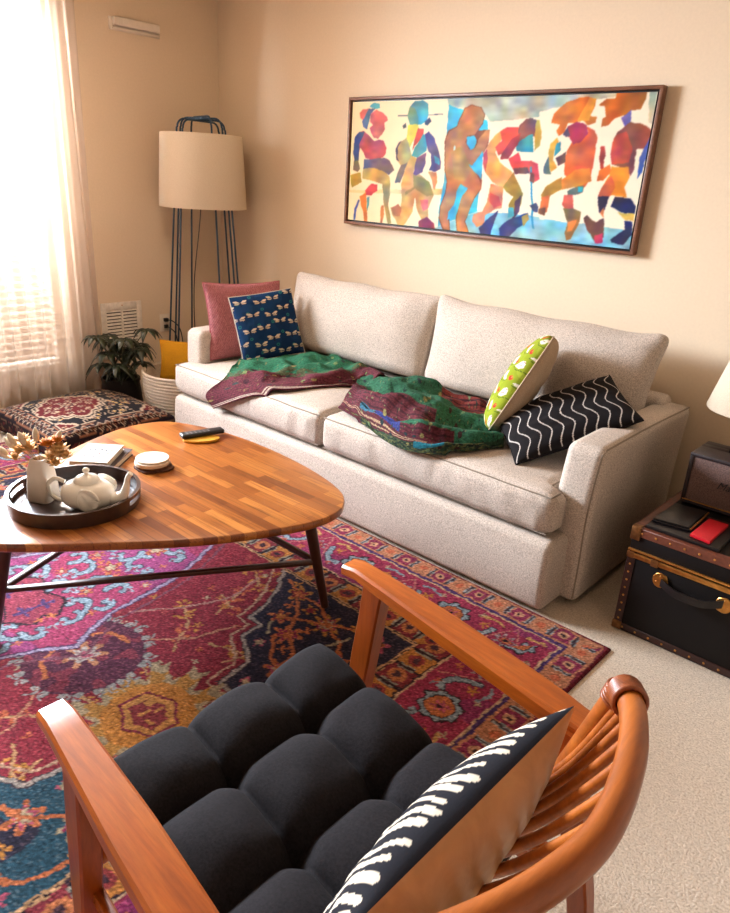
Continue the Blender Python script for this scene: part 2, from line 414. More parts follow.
# venetian blind
bl = empty('window_blind', 'cream horizontal slat blind hanging in the window behind the sheer curtain', 'blind', (-.02, (W0+W1)/2, WZ0+.02))
hb = MB().box(-.05, .0, W0+.02, W1-.02, WZ1-.05, WZ1-.005, .004); hb.build('head_rail', M_WHITE, bl)
s = MB(); z = WZ0+.05
while z < WZ1-.06:
    s.add([(-.040, W0+.03, z+.004), (-.012, W0+.03, z-.003), (-.012, W1-.03, z-.003), (-.040, W1-.03, z+.004),
           (-.040, W0+.03, z+.0055), (-.012, W0+.03, z-.0015), (-.012, W1-.03, z-.0015), (-.040, W1-.03, z+.0055)],
          [(0,1,2,3), (7,6,5,4), (0,4,5,1), (2,6,7,3), (1,5,6,2), (0,3,7,4)])
    z += .042
M_SLAT = plain('blind_slat', (150,122,98), .6)
s.build('slats', M_SLAT, bl, smooth=False)
MB().box(-.042, -.010, W0+.03, W1-.03, WZ0+.012, WZ0+.03, .003).build('bottom_rail', M_WHITE, bl)

# sheer curtain
C_ = Mat('sheer_cloth'); tr = C_.n('ShaderNodeBsdfTransparent'); tl = C_.n('ShaderNodeBsdfTranslucent'); df = C_.n('ShaderNodeBsdfDiffuse')
vv = C_.coords((1, 1, 1)); nn = C_.noise(C_.coords((500, 500, 900)), 1, 1)
tl.inputs['Color'].default_value = lin((182,158,138)); df.inputs['Color'].default_value = lin((240,226,210))
m1 = C_.n('ShaderNodeMixShader'); m1.inputs[0].default_value = .45; C_.l(tl.outputs[0], m1.inputs[1]); C_.l(df.outputs[0], m1.inputs[2])
m2 = C_.n('ShaderNodeMixShader'); rr = C_.ramp(nn, [(.3, (.88,.88,.88,1)), (.7, (.95,.95,.95,1))]); C_.l(rr, m2.inputs[0])
C_.l(tr.outputs[0], m2.inputs[1]); C_.l(m1.outputs[0], m2.inputs[2]); C_.l(m2.outputs[0], C_.out.inputs['Surface'])
def curtain(ya, yb):
    ni, nj = 260, 50
    u = np.linspace(0, 1, ni)[None, :]; v = np.linspace(0, 1, nj)[:, None]
    z = .015+v*2.30
    fold = (np.sin(u*2*PI*7.0+.8*np.sin(v*2.2+u*5))*.6+.3*np.sin(u*2*PI*13+v*1.6+1)+.35*np.sin(u*2*PI*3.3+.4))
    x = .085+fold*(.020+.012*(1-v))+0*v
    y = ya+(yb-ya)*u+.008*np.sin(v*3+u*9)-.02*(1-u)*(1-v)*0
    return np.broadcast_to(x, (nj, ni)), np.broadcast_to(y, (nj, ni)), np.broadcast_to(z, (nj, ni))
cu = empty('sheer_curtain', 'long white sheer curtain panel hanging over the window at the left', 'curtain', (.085, -1.24, .015))
X, Y, Z = curtain(-1.60, -.97); gridmesh('curtain_cloth', X, Y, Z, C_.m, cu)
# hem band
hx, hy, hz = X[:2]+.0015, Y[:2], np.array([Z[0], Z[0]+.06]); gridmesh('hem', hx, hy, hz, C_.m, cu)
rod = empty('curtain_rod', 'thin dark rod above the window carrying the sheer curtain', 'curtain rod', (.085, -2.0, 2.34))
MB().tube([(.085, -3.15, 2.335), (.085, -.9, 2.335)], .01, 12).build('rod', M_BLACKPL, rod)
for y in (-3.0, -.93): MB().box(0, .09, y-.008, y+.008, 2.318, 2.326, .002).build('bracket', M_BLACKPL, rod)

# wall register (vent)
ve = empty('wall_vent', 'white louvred metal vent cover on the wall beside the potted plant', 'vent', (0, -.775, .25))
y0, y1, z0, z1 = -.915, -.640, .255, .602
f = MB()
f.box(0, .010, y0, y0+.035, z0, z1, .003); f.box(0, .010, y1-.035, y1, z0, z1, .003)
f.box(0, .010, y0+.034, y1-.034, z0, z0+.04, .003); f.box(0, .010, y0+.034, y1-.034, z1-.045, z1, .003)
f.box(0, .011, (y0+y1)/2-.006, (y0+y1)/2+.006, z0+.03, z1-.03, .001)
f.build('vent_frame', M_VENT, ve)
s = MB(); n = 13
for i in range(n):
    z = z0+.05+i*(z1-z0-.105)/(n-1)
    s.add([(.001, y0+.03, z+.008), (.009, y0+.03, z-.004), (.009, y1-.03, z-.004), (.001, y1-.03, z+.008),
           (.001, y0+.03, z+.0095), (.010, y0+.03, z-.0025), (.010, y1-.03, z-.0025), (.001, y1-.03, z+.0095)],
          [(0,1,2,3), (7,6,5,4), (0,4,5,1), (2,6,7,3), (1,5,6,2), (0,3,7,4)])
s.build('louvres', M_VENT, ve, smooth=False)
MB().box(.0002, .0012, y0+.02, y1-.02, z0+.02, z1-.02).build('duct_shade_sheet', M_DUCTSHADE, ve)  # thin dark sheet on the wall, painted shade between the louvres
MB().lathe([(0, 0), (.004, 0), (.003, .002), (0, .0025)], M=Matrix.Translation((.010, -.775, z1-.02)) @ Matrix.Rotation(PI/2, 4, 'Y'), n=12).build('screw', M_BRASS, ve)

# wall bracket high on the left wall
hk = empty('wall_bracket', 'slim cream bracket bar mounted high on the wall above the floor lamp', 'wall bracket', (0, -.575, 2.08))
MB().box(0, .014, -.735, -.42, 2.082, 2.146, .004).build('back_plate', M_WHITE, hk)
MB().box(.013, .045, -.722, -.436, 2.103, 2.146, .006, 3).build('bar', M_WHITE, hk)
MB().box(.013, .030, -.722, -.436, 2.085, 2.096, .003, 2).build('lower_lip', M_WHITE, hk)

# outlet with plugs
ot = empty('wall_outlet', 'white double socket on the wall behind the yellow cushion', 'outlet', (0, -.475, .385))
MB().box(0, .006, -.510, -.440, .385, .50, .003).build('cover_plate', M_WHITE, ot)
f = MB(); f.box(.005, .009, -.492, -.458, .448, .480, .003); f.box(.005, .009, -.492, -.458, .405, .437, .003); f.build('socket', M_WHITE, ot)
pc = empty('power_cord', 'black plugs and cords running from the wall socket to the lamp', 'cord', (.02, -.475, .40))
pg = MB(); pg.box(.0095, .034, -.489, -.461, .452, .476, .005); pg.box(.0095, .030, -.488, -.462, .409, .433, .005); pg.build('plug', M_BLACKPL, pc)
def bez(P, n=24):
    P = [Vector(p) for p in P]; out = []
    Q = [P[0]*2-P[1]]+P+[P[-1]*2-P[-2]]
    m = max(2, n//(len(P)-1))
    for i in range(1, len(Q)-2):
        a, b_, c, d = Q[i-1:i+3]
        for k in range(m):
            t = k/m; out.append(.5*((2*b_)+(c-a)*t+(2*a-5*b_+4*c-d)*t*t+(-a+3*b_-3*c+d)*t**3))
    out.append(P[-1]); return out
cd = MB(); cd.tube(bez([(.030, -.475, .464), (.06, -.455, .462), (.085, -.42, .42), (.09, -.40, .33), (.07, -.38, .15), (.10, -.33, .012), (.24, -.32, .008)], 40), .0035, 8)
cd.tube(bez([(.028, -.475, .42), (.05, -.46, .41), (.065, -.43, .36), (.06, -.41, .2), (.05, -.36, .010), (.15, -.40, .008)], 40), .0035, 8)
cd.build('cord', M_BLACKPL, pc)

# ------------------------------------------------------------------ rounded boxes for upholstery
def sbox(x0, x1, y0, y1, z0, z1, r, step=.03, k=4):
    """closed rounded box as numpy verts + quads; returns (verts, normalised coords, faces)"""
    h = np.array([(x1-x0)/2, (y1-y0)/2, (z1-z0)/2]); c = np.array([(x0+x1)/2, (y0+y1)/2, (z0+z1)/2]); r = min(r, *(h*.98))
    def ax(i):
        a = h[i]; n = max(2, int(2*(a-r)/step)); mid = np.linspace(-(a-r), a-r, n+1)
        e = a-r+r*np.tan(np.linspace(0, PI/4, k+1))[1:]
        return np.concatenate([-e[::-1], mid, e])
    A = [ax(0), ax(1), ax(2)]; bm = {}; V = []; F = []
    def vid(p):
        kx = tuple(int(round(q*1e5)) for q in p)
        if kx not in bm: bm[kx] = len(V); V.append(p)
        return bm[kx]
    for i in range(3):
        j, l = (i+1) % 3, (i+2) % 3
        for sg in (-1, 1):
            ids = []
            for a in A[j]:
                row = []
                for b_ in A[l]:
                    p = [0, 0, 0]; p[i] = sg*h[i]; p[j] = a; p[l] = b_; row.append(vid(tuple(p)))
                ids.append(row)
            for a in range(len(ids)-1):
                for b_ in range(len(ids[0])-1):
                    q = (ids[a][b_], ids[a+1][b_], ids[a+1][b_+1], ids[a][b_+1]); F.append(q if sg > 0 else q[::-1])
    P = np.array(V); q = np.clip(P, -(h-r), h-r); d = P-q; L = np.linalg.norm(d, axis=1, keepdims=True)
    pos = q+r*d/np.maximum(L, 1e-9)
    return pos, h, c, F
def meshof(name, V, F, mat, parent, cols=None, smooth=True):
    me = bpy.data.meshes.new(name); me.from_pydata([tuple(p) for p in V], [], F); me.update()
    if cols is not None: setcol(me, cols)
    return link(name, me, mat, parent, smooth)

# ------------------------------------------------------------------ sofa
SX0, SX1 = .90, 3.25
sofa = empty('sofa', 'pale beige fabric three-seat sofa against the back wall', 'sofa', ((SX0+SX1)/2, -.55, 0))
pos, h, c, F = sbox(SX0+.06, 3.18, -1.045, -.12, .015, .283, .028, .05)
V = pos+c; V[:, 1] -= .010*np.sin(np.clip((V[:, 2]-.02)/.26, 0, 1)*PI)*(V[:, 1] < -1.0); V[:, 1] += .002*snoise(V[:, 0], V[:, 2], 9)*(V[:, 1] < -1.0)
meshof('seat_base', V, F, M_SOFA, sofa)
def arm(xi, xo):
    pos, h, c, F = sbox(min(xi, xo), max(xi, xo), -.915, -.11, .02, .612, .035, .035)
    V = pos+c; tz = np.clip((V[:, 2]-.2)/.4, 0, 1); s_ = np.sign(xo-xi)
    V[:, 0] += s_*.014*tz**2*1.0-s_*.006
    V[:, 2] += .006*np.sin((V[:, 1]+.9)/.8*PI)*(V[:, 2] > .5)
    V[:, 1] -= .012*np.sin(tz*PI)*(V[:, 1] < -.85)
    o = meshof('armrest', V, F, M_SOFA, sofa)
    xe = xo+s_*.006; e = []
    for y in np.linspace(-.12, -.88, 14): e.append((xe-s_*.011, y, .603+.006*math.sin((y+.9)/.8*PI)))
    for z in np.linspace(.59, .04, 14):
        tz = min(1, max(0, (z-.2)/.4)); e.append((xe-s_*(.012-.0)+s_*(.014*tz**2-.014)+s_*.0005, -.906-.012*math.sin(tz*PI), z))
    MB().tube(e, .0035, 6).build('piping', M_SOFA_SEAM, o)
arm(1.045, .905); arm(3.105, 3.245)
pos, h, c, F = sbox(SX0+.08, SX1-.08, -.235, -.105, .1, .64, .03, .05); meshof('back_frame', pos+c, F, M_SOFA, sofa)
XM = 2.045
def seat(x0, x1, ext, sg):
    pos, h, c, F = sbox(x0, x1, -1.03, -.22, .288, .448, .042, .02)
    def warp(P):
        V = P+c; q = P/h
        crown = (1-np.abs(q[:, 0])**3)*(1-np.abs(q[:, 1])**4)
        V[:, 2] += np.where(P[:, 2] > 0, .024*crown, 0)*np.clip(P[:, 2]/h[2], 0, 1)
        fr = np.clip((-V[:, 1]-.955)/.04, 0, 1)
        side = np.clip(q[:, 0]*sg, 0, 1)**8
        V[:, 0] += sg*ext*side*np.clip((-V[:, 1]-.925)/.02, 0, 1)
        V[:, 1] -= .012*fr*np.cos(q[:, 2]*PI/2)*(1-q[:, 0]**6)
        wr = snoise(V[:, 0], V[:, 2]*.25, 38)*.6+snoise(V[:, 0], V[:, 2]*.3, 75, 2)*.4
        V[:, 1] += .0065*fr*wr*(1-np.abs(q[:, 2])**3)
        V[:, 2] += .002*snoise(V[:, 0], V[:, 1], 7, 3)*(P[:, 2] > 0)
        return V
    o = meshof('seat_cushion', warp(pos), F, M_SOFA, sofa)
    for sgz in (1, -1):
        e = []; r = .042; k = r*(1-1/math.sqrt(2))
        xa = np.linspace(-1, 1, 40)
        for a in xa: e.append((a*(h[0]-k), -(h[1]-k), sgz*(h[2]-k)))
        for a in xa[1:12]: e.append(((h[0]-k), a*(h[1]-k), sgz*(h[2]-k))) if sg > 0 else e.insert(0, (-(h[0]-k), a*(h[1]-k), sgz*(h[2]-k)))
        MB().tube([tuple(p) for p in warp(np.array(e, float))], .0032, 6).build('piping', M_SOFA_SEAM, o)
seat(1.052, XM-.002, .135, -1); seat(XM+.002, 3.098, .065, 1)
def backcush(x0, x1, zt, seed):
    w, t, hh = x1-x0, .19, zt-.462
    pos, h, c, F = sbox(-w/2, w/2, -t/2, t/2, 0, hh, .05, .022)
    P = pos.copy(); q = P/h; V = P+c
    v = V[:, 2]/hh; ax = np.abs(q[:, 0])
    V[:, 1] *= (1-.55*ax**5)*(1-.45*np.clip(v, 0, 1)**5)
    V[:, 1] -= .03*(1-ax**2)*np.sin(np.clip(v, 0, 1)*PI)*(P[:, 1] < 0)
    V[:, 0] *= 1+.055*v**2*1.0-.02*np.sin(v*PI)
    V[:, 2] += .020*ax**6*v-.014*np.sin(q[:, 0]*PI*1.5+seed)**2*v**3*.6
    V[:, 1] += .004*snoise(V[:, 0]+seed, V[:, 2], 9)+.0015*snoise(V[:, 0]+seed, V[:, 2], 40, 1)
    lean = math.radians(-13); y = V[:, 1]*math.cos(lean)-V[:, 2]*math.sin(lean); z = V[:, 1]*math.sin(lean)+V[:, 2]*math.cos(lean)
    V = np.stack([V[:, 0]+(x0+x1)/2, y-.330, z+.487], -1)
    o = meshof('back_cushion', V, F, M_SOFA, sofa)
backcush(1.065, 2.055, .865, 0); backcush(2.065, 3.125, .870, 1.3)

# ------------------------------------------------------------------ pillows
def unit(v): v = np.array(v, float); return v/np.linalg.norm(v)
def pillow(name, label, C, W, H, w, h, t, mf, mb, colf=None, group=None, n=80, names=('front_cover', 'back_cover'), sag=.0, seed=0, pinch=.05, rnd=0, edge=True, pow_=.42):
    W = unit(W); H = np.array(H, float); H = unit(H-W*np.dot(H, W)); N = np.cross(W, H)   # front side = +N
    C = np.array(C, float); root = empty(name, label, 'cushion', tuple(C-H*h/2-np.array([0, 0, 0])), group)
    a = np.sin(np.linspace(-1, 1, n)*PI/2)*.35+np.linspace(-1, 1, n)*.65
    U, Vv = np.meshgrid(a, a)
    if rnd:
        uu = U*np.sqrt(1-rnd*Vv**2/2); vv = Vv*np.sqrt(1-rnd*U**2/2)
    else:
        uu = U*(1-pinch*(1-Vv**2)*np.abs(U)); vv = Vv*(1-pinch*(1-U**2)*np.abs(Vv))
    th = ((1-U**2)*(1-Vv**2)); th = np.clip(th, 0, 1)**pow_
    for sgn, nm, mt in ((1, names[0], mf), (-1, names[1], mb)):
        z = sgn*t/2*th+.006*snoise(U+seed, Vv, 2.2)*th+.0025*snoise(U+seed, Vv, 7, 1)*th
        bend = sag*(uu**2)
        P = C+(uu*w/2)[..., None]*W+(vv*h/2)[..., None]*H+(z+bend)[..., None]*N
        cols = colf(U*w/2, Vv*h/2) if (colf and sgn > 0) else None
        gridmesh(nm, P[..., 0], P[..., 1], P[..., 2], mt, root, cols, flip=(sgn < 0))
    if edge:
        e = []
        m = 26
        for s_ in range(4):
            for i in range(m):
                q = -1+2*i/m
                u, v = [(q, -1), (1, q), (-q, 1), (-1, -q)][s_]
                if rnd: x, y = u*math.sqrt(1-rnd*v*v/2), v*math.sqrt(1-rnd*u*u/2)
                else: x, y = u*(1-pinch*(1-v*v)*abs(u)), v*(1-pinch*(1-u*u)*abs(v))
                e.append(tuple(C+x*w/2*W+y*h/2*H+sag*x*x*N))
        MB().tube(e, .0035, 6, closed=True).build('piping', mb, root)
    return root
FA = lambda nm, **k: fabric(nm, None, attr=True, **k)
# pink
def pinkcol(U, V):
    P = Paint(U, V, (160,92,98)); st = (np.floor((U+V*.25)/.006)+np.floor(V/.006)) % 2 == 0; P.m(st, (186,120,122)); return P.C
pillow('pink_cushion', 'dusty pink woven cushion leaning on the left sofa arm, rearmost of the two', (1.075, -.655, .655), (.30, .95, 0), (-.24, .06, .97), .43, .40, .12,
       FA('pink_weave', weave=150, var=.22, bump=.6), fabric('pink_plain', (176,98,106)), pinkcol, seed=3, pinch=.07)
# navy dragonfly print
def navycol(U, V):
    P = Paint(U, V, (18,52,92)); k = 0
    P.m(snoise(U, V, 14) > .25, (14,44,82))
    for j, y in enumerate((-.150, -.080, -.010, .060, .130)):
        for i in range(-2, 3):
            x = i*.088+(.046 if j % 2 else 0)+.008*math.sin(i*3+j*5)-.03; yy = y+.012*math.cos(i*4+j)+.008*i
            for sx in (-1, 1):
                P.poly([(x+sx*.003, yy+.003), (x+sx*.018, yy+.014), (x+sx*.034, yy+.015), (x+sx*.036, yy+.010), (x+sx*.026, yy+.003)], (214,194,168))
                P.poly([(x+sx*.003, yy+.000), (x+sx*.026, yy+.001), (x+sx*.033, yy-.003), (x+sx*.024, yy-.007), (x+sx*.010, yy-.006)], (196,172,146))
            P.line([(x, yy+.008), (x, yy-.018)], .0035, (30,30,40))
            P.disc(x+.054, yy+.026, .009, (36,108,112)); P.disc(x+.054, yy+.026, .004, (18,60,92))
    return P.C
pillow('navy_cushion', 'navy cushion printed with cream winged insects, in front of the pink one', (1.200, -.608, .640), (.37, .93, .13), (-.34, .10, .95), .345, .35, .10,
       FA('navy_print', weave=300, var=.06, bump=.15), fabric('cream_backing', (226,210,190)), navycol, seed=8, n=150, pinch=.03)
# green bird print with round outline
def greencol(U, V):
    P = Paint(U, V, (134,146,30))
    P.m(snoise(U, V, 30, 4) > .45, (146,158,42))
    for j in range(-3, 4):
        for i in range(-3, 4):
            x = i*.088+(.044 if j % 2 else 0); y = j*.068; f_ = -1 if (i+j) % 2 else 1
            P.line([(x-.03, y-.02), (x, y-.026), (x+.03, y-.012)], .003, (70,90,30))
            P.disc(x+.044, y+.004, .011, (178,48,36)); P.disc(x+.047, y+.008, .004, (210,120,60))
            P.poly([(x-.026*f_, y-.014), (x-.010*f_, y+.006), (x+.002*f_, y+.024), (x+.014*f_, y+.027), (x+.018*f_, y+.018), (x+.020*f_, y), (x+.006*f_, y-.016)], (226,216,196))
            P.line([(x-.010*f_, y-.004), (x+.010*f_, y+.004)], .004, (140,120,100)); P.disc(x+.013*f_, y+.022, .003, (150,60,40))
    return P.C
pillow('green_cushion', 'lime green bird print cushion with beige back, propped beside the black one', (2.735, -.60, .668), (.45, -.80, .20), (.44, .07, .87), .32, .44, .15,
       FA('green_print', weave=300, var=.06, bump=.15), fabric('beige_backing', (196,170,142)), greencol, seed=5, n=130, pinch=.0, rnd=.6)
# black wavy line pillow
def blackcol(U, V):
    P = Paint(U, V, (19,15,17))
    for i in range(-8, 9):
        x0 = i*.043; sg = 1
        pts = [(x0+.015*math.sin(v*2*PI/.125), v) for v in np.linspace(-.17, .17, 46)]
        P.line(pts, .0036, (205,195,188))
    return P.C
M_BLKF = fabric('black_cotton', (19,15,17), 300, .1, .2)
pillow('black_cushion', 'black cushion with thin white wavy lines resting against the right sofa arm', (2.970, -.660, .598), (.33, .31, .20), (-.13, .26, .13), .47, .31, .12,
       FA('wave_print', weave=300, var=.08, bump=.15), M_BLKF, blackcol, seed=1, n=190, pinch=.04)

# ------------------------------------------------------------------ throw blanket
BA=[[(1.332,-1.060,.30),(1.271,-1.058,.36),(1.376,-1.02,.468),(1.316,-.93,.5)],
[(1.60,-1.048,.425),(1.56,-1.00,.478),(1.43,-.954,.49),(1.262,-.79,.5)],
[(1.749,-.966,.462),(1.618,-.85,.475),(1.533,-.776,.51),(1.322,-.569,.5)],
[(1.82,-.779,.465),(1.763,-.746,.51),(1.618,-.585,.52),(1.466,-.40,.5)],
[(1.879,-.672,.47),(1.842,-.637,.52),(1.726,-.501,.53),(1.60,-.43,.50)],
[(1.931,-.62,.48),(1.881,-.55,.53),(1.811,-.47,.52),(1.79,-.43,.48)],
[(2.02,-.70,.50),(2.0,-.60,.55),(1.97,-.52,.53),(1.95,-.44,.49)]]
BB=[[(2.085,-.961,.465),(2.059,-.894,.5),(2.04,-.832,.53),(1.851,-.561,.5)],
[(2.345,-1.035,.455),(2.265,-.971,.5),(2.227,-.897,.55),(2.064,-.638,.54)],
[(2.50,-1.058,.44),(2.472,-1.03,.50),(2.372,-.9,.56),(2.171,-.552,.55)],
[(2.63,-1.045,.450),(2.61,-1.02,.50),(2.531,-.888,.55),(2.272,-.496,.54)],
[(2.741,-.974,.468),(2.719,-.940,.51),(2.594,-.787,.51),(2.381,-.47,.5)],
[(2.82,-.817,.465),(2.802,-.797,.5),(2.677,-.648,.49),(2.483,-.43,.47)]]
def cr1(P, t):
    n = len(P)-1; i = np.clip(np.floor(t*n).astype(int), 0, n-1); f = (t*n-i)[:, None]
    Q = np.concatenate([[2*P[0]-P[1]], P, [2*P[-1]-P[-2]]]); P0, P1, P2, P3 = Q[i], Q[i+1], Q[i+2], Q[i+3]
    return .5*(2*P1+(P2-P0)*f+(2*P0-5*P1+4*P2-P3)*f*f+(-P0+3*P1-3*P2+P3)*f**3)
def patch(B, ns, nt):
    B = np.array(B, float); s = np.linspace(0, 1, ns); t = np.linspace(0, 1, nt)
    R = np.stack([cr1(B[:, j], s) for j in range(B.shape[1])], 1)
    return np.stack([cr1(R[i], t) for i in range(ns)], 0)      # ns, nt, 3
bk = empty('throw_blanket', 'crumpled green and maroon patchwork throw lying across the sofa seat', 'throw blanket', (2.0, -.75, .46))
def blanket(B, ns, nt, which):
    P = patch(B, ns, nt); S, T = np.meshgrid(np.linspace(0, 1, ns), np.linspace(0, 1, nt), indexing='ij')
    x, y = P[..., 0].copy(), P[..., 1].copy()
    top = np.clip((P[..., 1]+1.05)/.05, 0, 1)
    if which == 0:
        fz = .020*snoise(x*1.2-y, y*2.2+x, 6)+.010*np.sin((T*1.0+.25*np.sin(S*5))*PI*6)*np.sin(S*PI)+.003*snoise(x+y, y-x, 20, 6)
    else:
        fz = .021*np.sin((T+.07*np.sin(S*7))*2*PI*3.1+.5)*np.minimum(1, S*5)+.012*snoise(x-y, y+x, 10, 2)+.005*snoise(x+y, y-x, 24, 6)
    P[..., 2] += fz*top+.004*snoise(x, y, 26, 4)*top
    fl = .478+.0*x
    P[..., 2] = np.maximum(P[..., 2], fl-.25*(1-top)**2-.02*(1-top))
    P[..., 1] = np.maximum(P[..., 1], -1.066)
    if which == 0:
        q = Paint(S*1.0, T*1.0+.03*snoise(S*3, T*3, 3), (104,46,56))
        sp = snoise(S, T, 60, 1)
        q.m(q.V > .50+.12*np.sin(S*7+1), (44,108,78)); q.m((q.V > .46+.12*np.sin(S*7+1)) & (q.V < .56+.12*np.sin(S*7+1)) & (sp > -.2), (78,84,56))
        for i in range(60):
            a, b_ = RNG.rand(), .12+.85*RNG.rand(); q.disc(a, b_, .012, [(150,130,80), (60,26,36), (120,140,90), (46,60,60)][i % 4], .02)
        q.m((q.V < .1) & (sp > .1), (84,34,46))
        q.m((np.sin(T*150) > .75) & (sp > -.4) & (T < .45) & (q.C[..., 1] < 60), (78,32,44)); q.m((snoise(S*5, T*2, 26, 7) > .84), (126,116,72))
        for v_ in (.025, .055): q.m(np.abs(T-v_) < .008, (196,176,158))
    else:
        q = Paint(S, T+.03*snoise(S*3, T*3, 3), (46,100,74)); sp = snoise(S, T, 70, 1)
        q.m(q.V < .30, (44,72,54)); q.m((q.V < .18) & (sp > .15), (92,96,60)); q.m((q.V < .18) & (sp < -.35), (34,40,40))
        q.m((q.V > .2) & (q.V < .42) & (S < .75), (96,40,50))
        q.m((q.V > .30) & (q.V < .50) & (S > .12) & (S < .36), (60,110,134)); q.m((q.V > .30) & (q.V < .50) & (S > .25) & (S < .42), (52,62,128))
        q.m((q.V > .50) & (q.V < .70) & (S < .62), (98,42,50)); q.m((S < .14) & (q.V < .8), (98,42,52))
        q.m((q.V > .10) & (q.V < .22) & (S > .52) & (S < .70), (36,120,140))
        q.m((q.V > .86) & (S > .62), (128,54,50))
        q.m((snoise(S*5, T*2, 26, 7) > .82), (120,124,84)); q.m((snoise(S*5, T*2, 22, 8) > .74), (34,50,46)); q.m((np.sin(T*170) > .8) & (q.C[..., 0] > 90) & (q.C[..., 1] < 60), (66,28,38))
        for v_ in (.235, .265): q.m((np.abs(q.V-v_) < .006) & (S < .6), (180,150,120))
        for i in range(70):
            a, b_ = RNG.rand(), RNG.rand(); q.disc(a, b_, .012, [(140,130,80), (60,36,36), (110,140,100), (36,50,56)][i % 4], .02)
    return gridmesh('blanket_cloth', P[..., 0], P[..., 1], P[..., 2], M_BLKT, None, q.C), P
M_BLKT = FA('quilt_cloth', weave=110, var=.30, bump=.8, big=.10)
oa, _ = blanket(BA, 220, 130, 0); ob, _ = blanket(BB, 220, 150, 1)
bm = bmesh.new(); bm.from_mesh(oa.data); bm.from_mesh(ob.data); me = bpy.data.meshes.new('blanket_cloth'); bm.to_mesh(me); bm.free()
for o in (oa, ob): bpy.data.objects.remove(o)
o = link('blanket_cloth', me, M_BLKT, bk); md = o.modifiers.new('thick', 'SOLIDIFY'); md.thickness = .007; md.offset = 0
# ------------------------------------------------------------------ painting
PX0, PX1, PZ0, PZ1 = 1.1865, 2.862, 1.155, 1.79
pt = empty('framed_painting', 'wide painting of six colourful walking figures in a thin brown frame above the sofa', 'painting', ((PX0+PX1)/2, -.005, PZ0))
f = MB(); fw = .014
M_FRAME = wood('frame_walnut', (96,58,40), (124,80,58), (146,98,72), 'x', 1.5, .45, .1)
f.box(PX0, PX1, -.045, -.004, PZ1-fw, PZ1, .002); f.box(PX0, PX1, -.045, -.004, PZ0, PZ0+fw, .002)
f.box(PX0, PX0+fw, -.045, -.004, PZ0+fw*.9, PZ1-fw*.9, .002); f.box(PX1-fw, PX1, -.045, -.004, PZ0+fw*.9, PZ1-fw*.9, .002)
f.build('frame', M_FRAME, pt)
MB().box(PX0+.01, PX1-.01, -.012, -.004, PZ0+.01, PZ1-.01).build('backing_board', M_BLACKPL, pt)
ni, nj = 600, 228
cx0, cx1, cz0, cz1 = PX0+fw+.009, PX1-fw-.009, PZ0+fw+.009, PZ1-fw-.009
X, Z = np.meshgrid(np.linspace(cx0, cx1, ni), np.linspace(cz0, cz1, nj))
U = (X-PX0)/(PX1-PX0)*1000; V = (Z-PZ0)/(PZ1-PZ0)*1000
base = np.stack([246+0*U, 220+12*np.clip(U/500, 0, 1), 168+38*np.clip(U/500, 0, 1)], -1)
P = Paint(U+1.5*snoise(X, Z, 40), V+4*snoise(X, Z, 40, 1), base)
for c, pts in ART: P.poly(pts, c)
isfig = (np.abs(P.C-base).sum(-1) > 60)
mott = snoise(X, Z, 22, 2)*.6+snoise(X*.4, Z, 60, 3)*.4
hue = snoise(X, Z, 14, 5)
hue2 = snoise(X, Z, 30, 8)
P.C = np.where(isfig[..., None], P.C*(1+.24*mott[..., None])+np.stack([38*hue+14*hue2, -6*hue+18*hue2, -30*hue-10*hue2], -1)*.8, P.C*(1+.015*mott[..., None])).clip(0, 255)*np.where(isfig, .90, .97)[..., None]
for _ in range(2):
    Q = np.pad(P.C, ((1, 1), (1, 1), (0, 0)), 'edge'); P.C = (Q[1:-1, 1:-1]*2+Q[:-2, 1:-1]+Q[2:, 1:-1]+Q[1:-1, :-2]+Q[1:-1, 2:])/6
M_CANVAS = fabric('painted_canvas', None, attr=True, weave=700, var=.03, bump=.08, rough=.55, big=.01)
cv = MB().box(cx0, cx1, -.034, -.010, cz0, cz1).build('canvas', plain('canvas_edge', (30,26,26), .8), pt)
gridmesh('painted_surface', X, 0*X-.0352, Z, M_CANVAS, cv, P.C, flip=False, smooth=False)

# ------------------------------------------------------------------ tall floor lamp
LX, LY = .305, -.360
M_BLUE = plain('blue_steel', (44,68,88), .4, Metallic=.5)
M_SHADE = Mat('lamp_shade_linen')
v = M_SHADE.coords(); nz = M_SHADE.noise(M_SHADE.coords((1, 1, 3)), 160, 2)
d = M_SHADE.n('ShaderNodeBsdfDiffuse'); tl = M_SHADE.n('ShaderNodeBsdfTranslucent'); mm = M_SHADE.n('ShaderNodeMixShader'); mm.inputs[0].default_value = .35
cc = M_SHADE.ramp(nz, [(.3, lin((232,216,192))), (.7, lin((242,228,206)))])
M_SHADE.l(cc, d.inputs['Color']); M_SHADE.l(cc, tl.inputs['Color']); M_SHADE.l(d.outputs[0], mm.inputs[1]); M_SHADE.l(tl.outputs[0], mm.inputs[2]); M_SHADE.l(mm.outputs[0], M_SHADE.out.inputs['Surface'])
fl = empty('floor_lamp', 'tall floor lamp with blue wire legs and a big cream drum shade in the corner', 'floor lamp', (LX, LY, 0))
def shade(c, r0, r1, z0, z1, parent, n=64):
    a = np.linspace(0, 2*PI, n, endpoint=False)
    prof = [(r0-.002, z0), (r0, z0-.001), (r0+.0015, z0+.004), (r1+.0015, z1-.004), (r1, z1+.001), (r1-.002, z1), (r1-.002, z1-.01), (r0-.002, z0+.01), (r0-.002, z0)]
    return MB().lathe(prof, c, n=n, cap=False).build('lamp_shade', M_SHADE.m, parent)
shade((LX, LY, 0), .258, .236, 1.180, 1.582, fl)
r = .0056
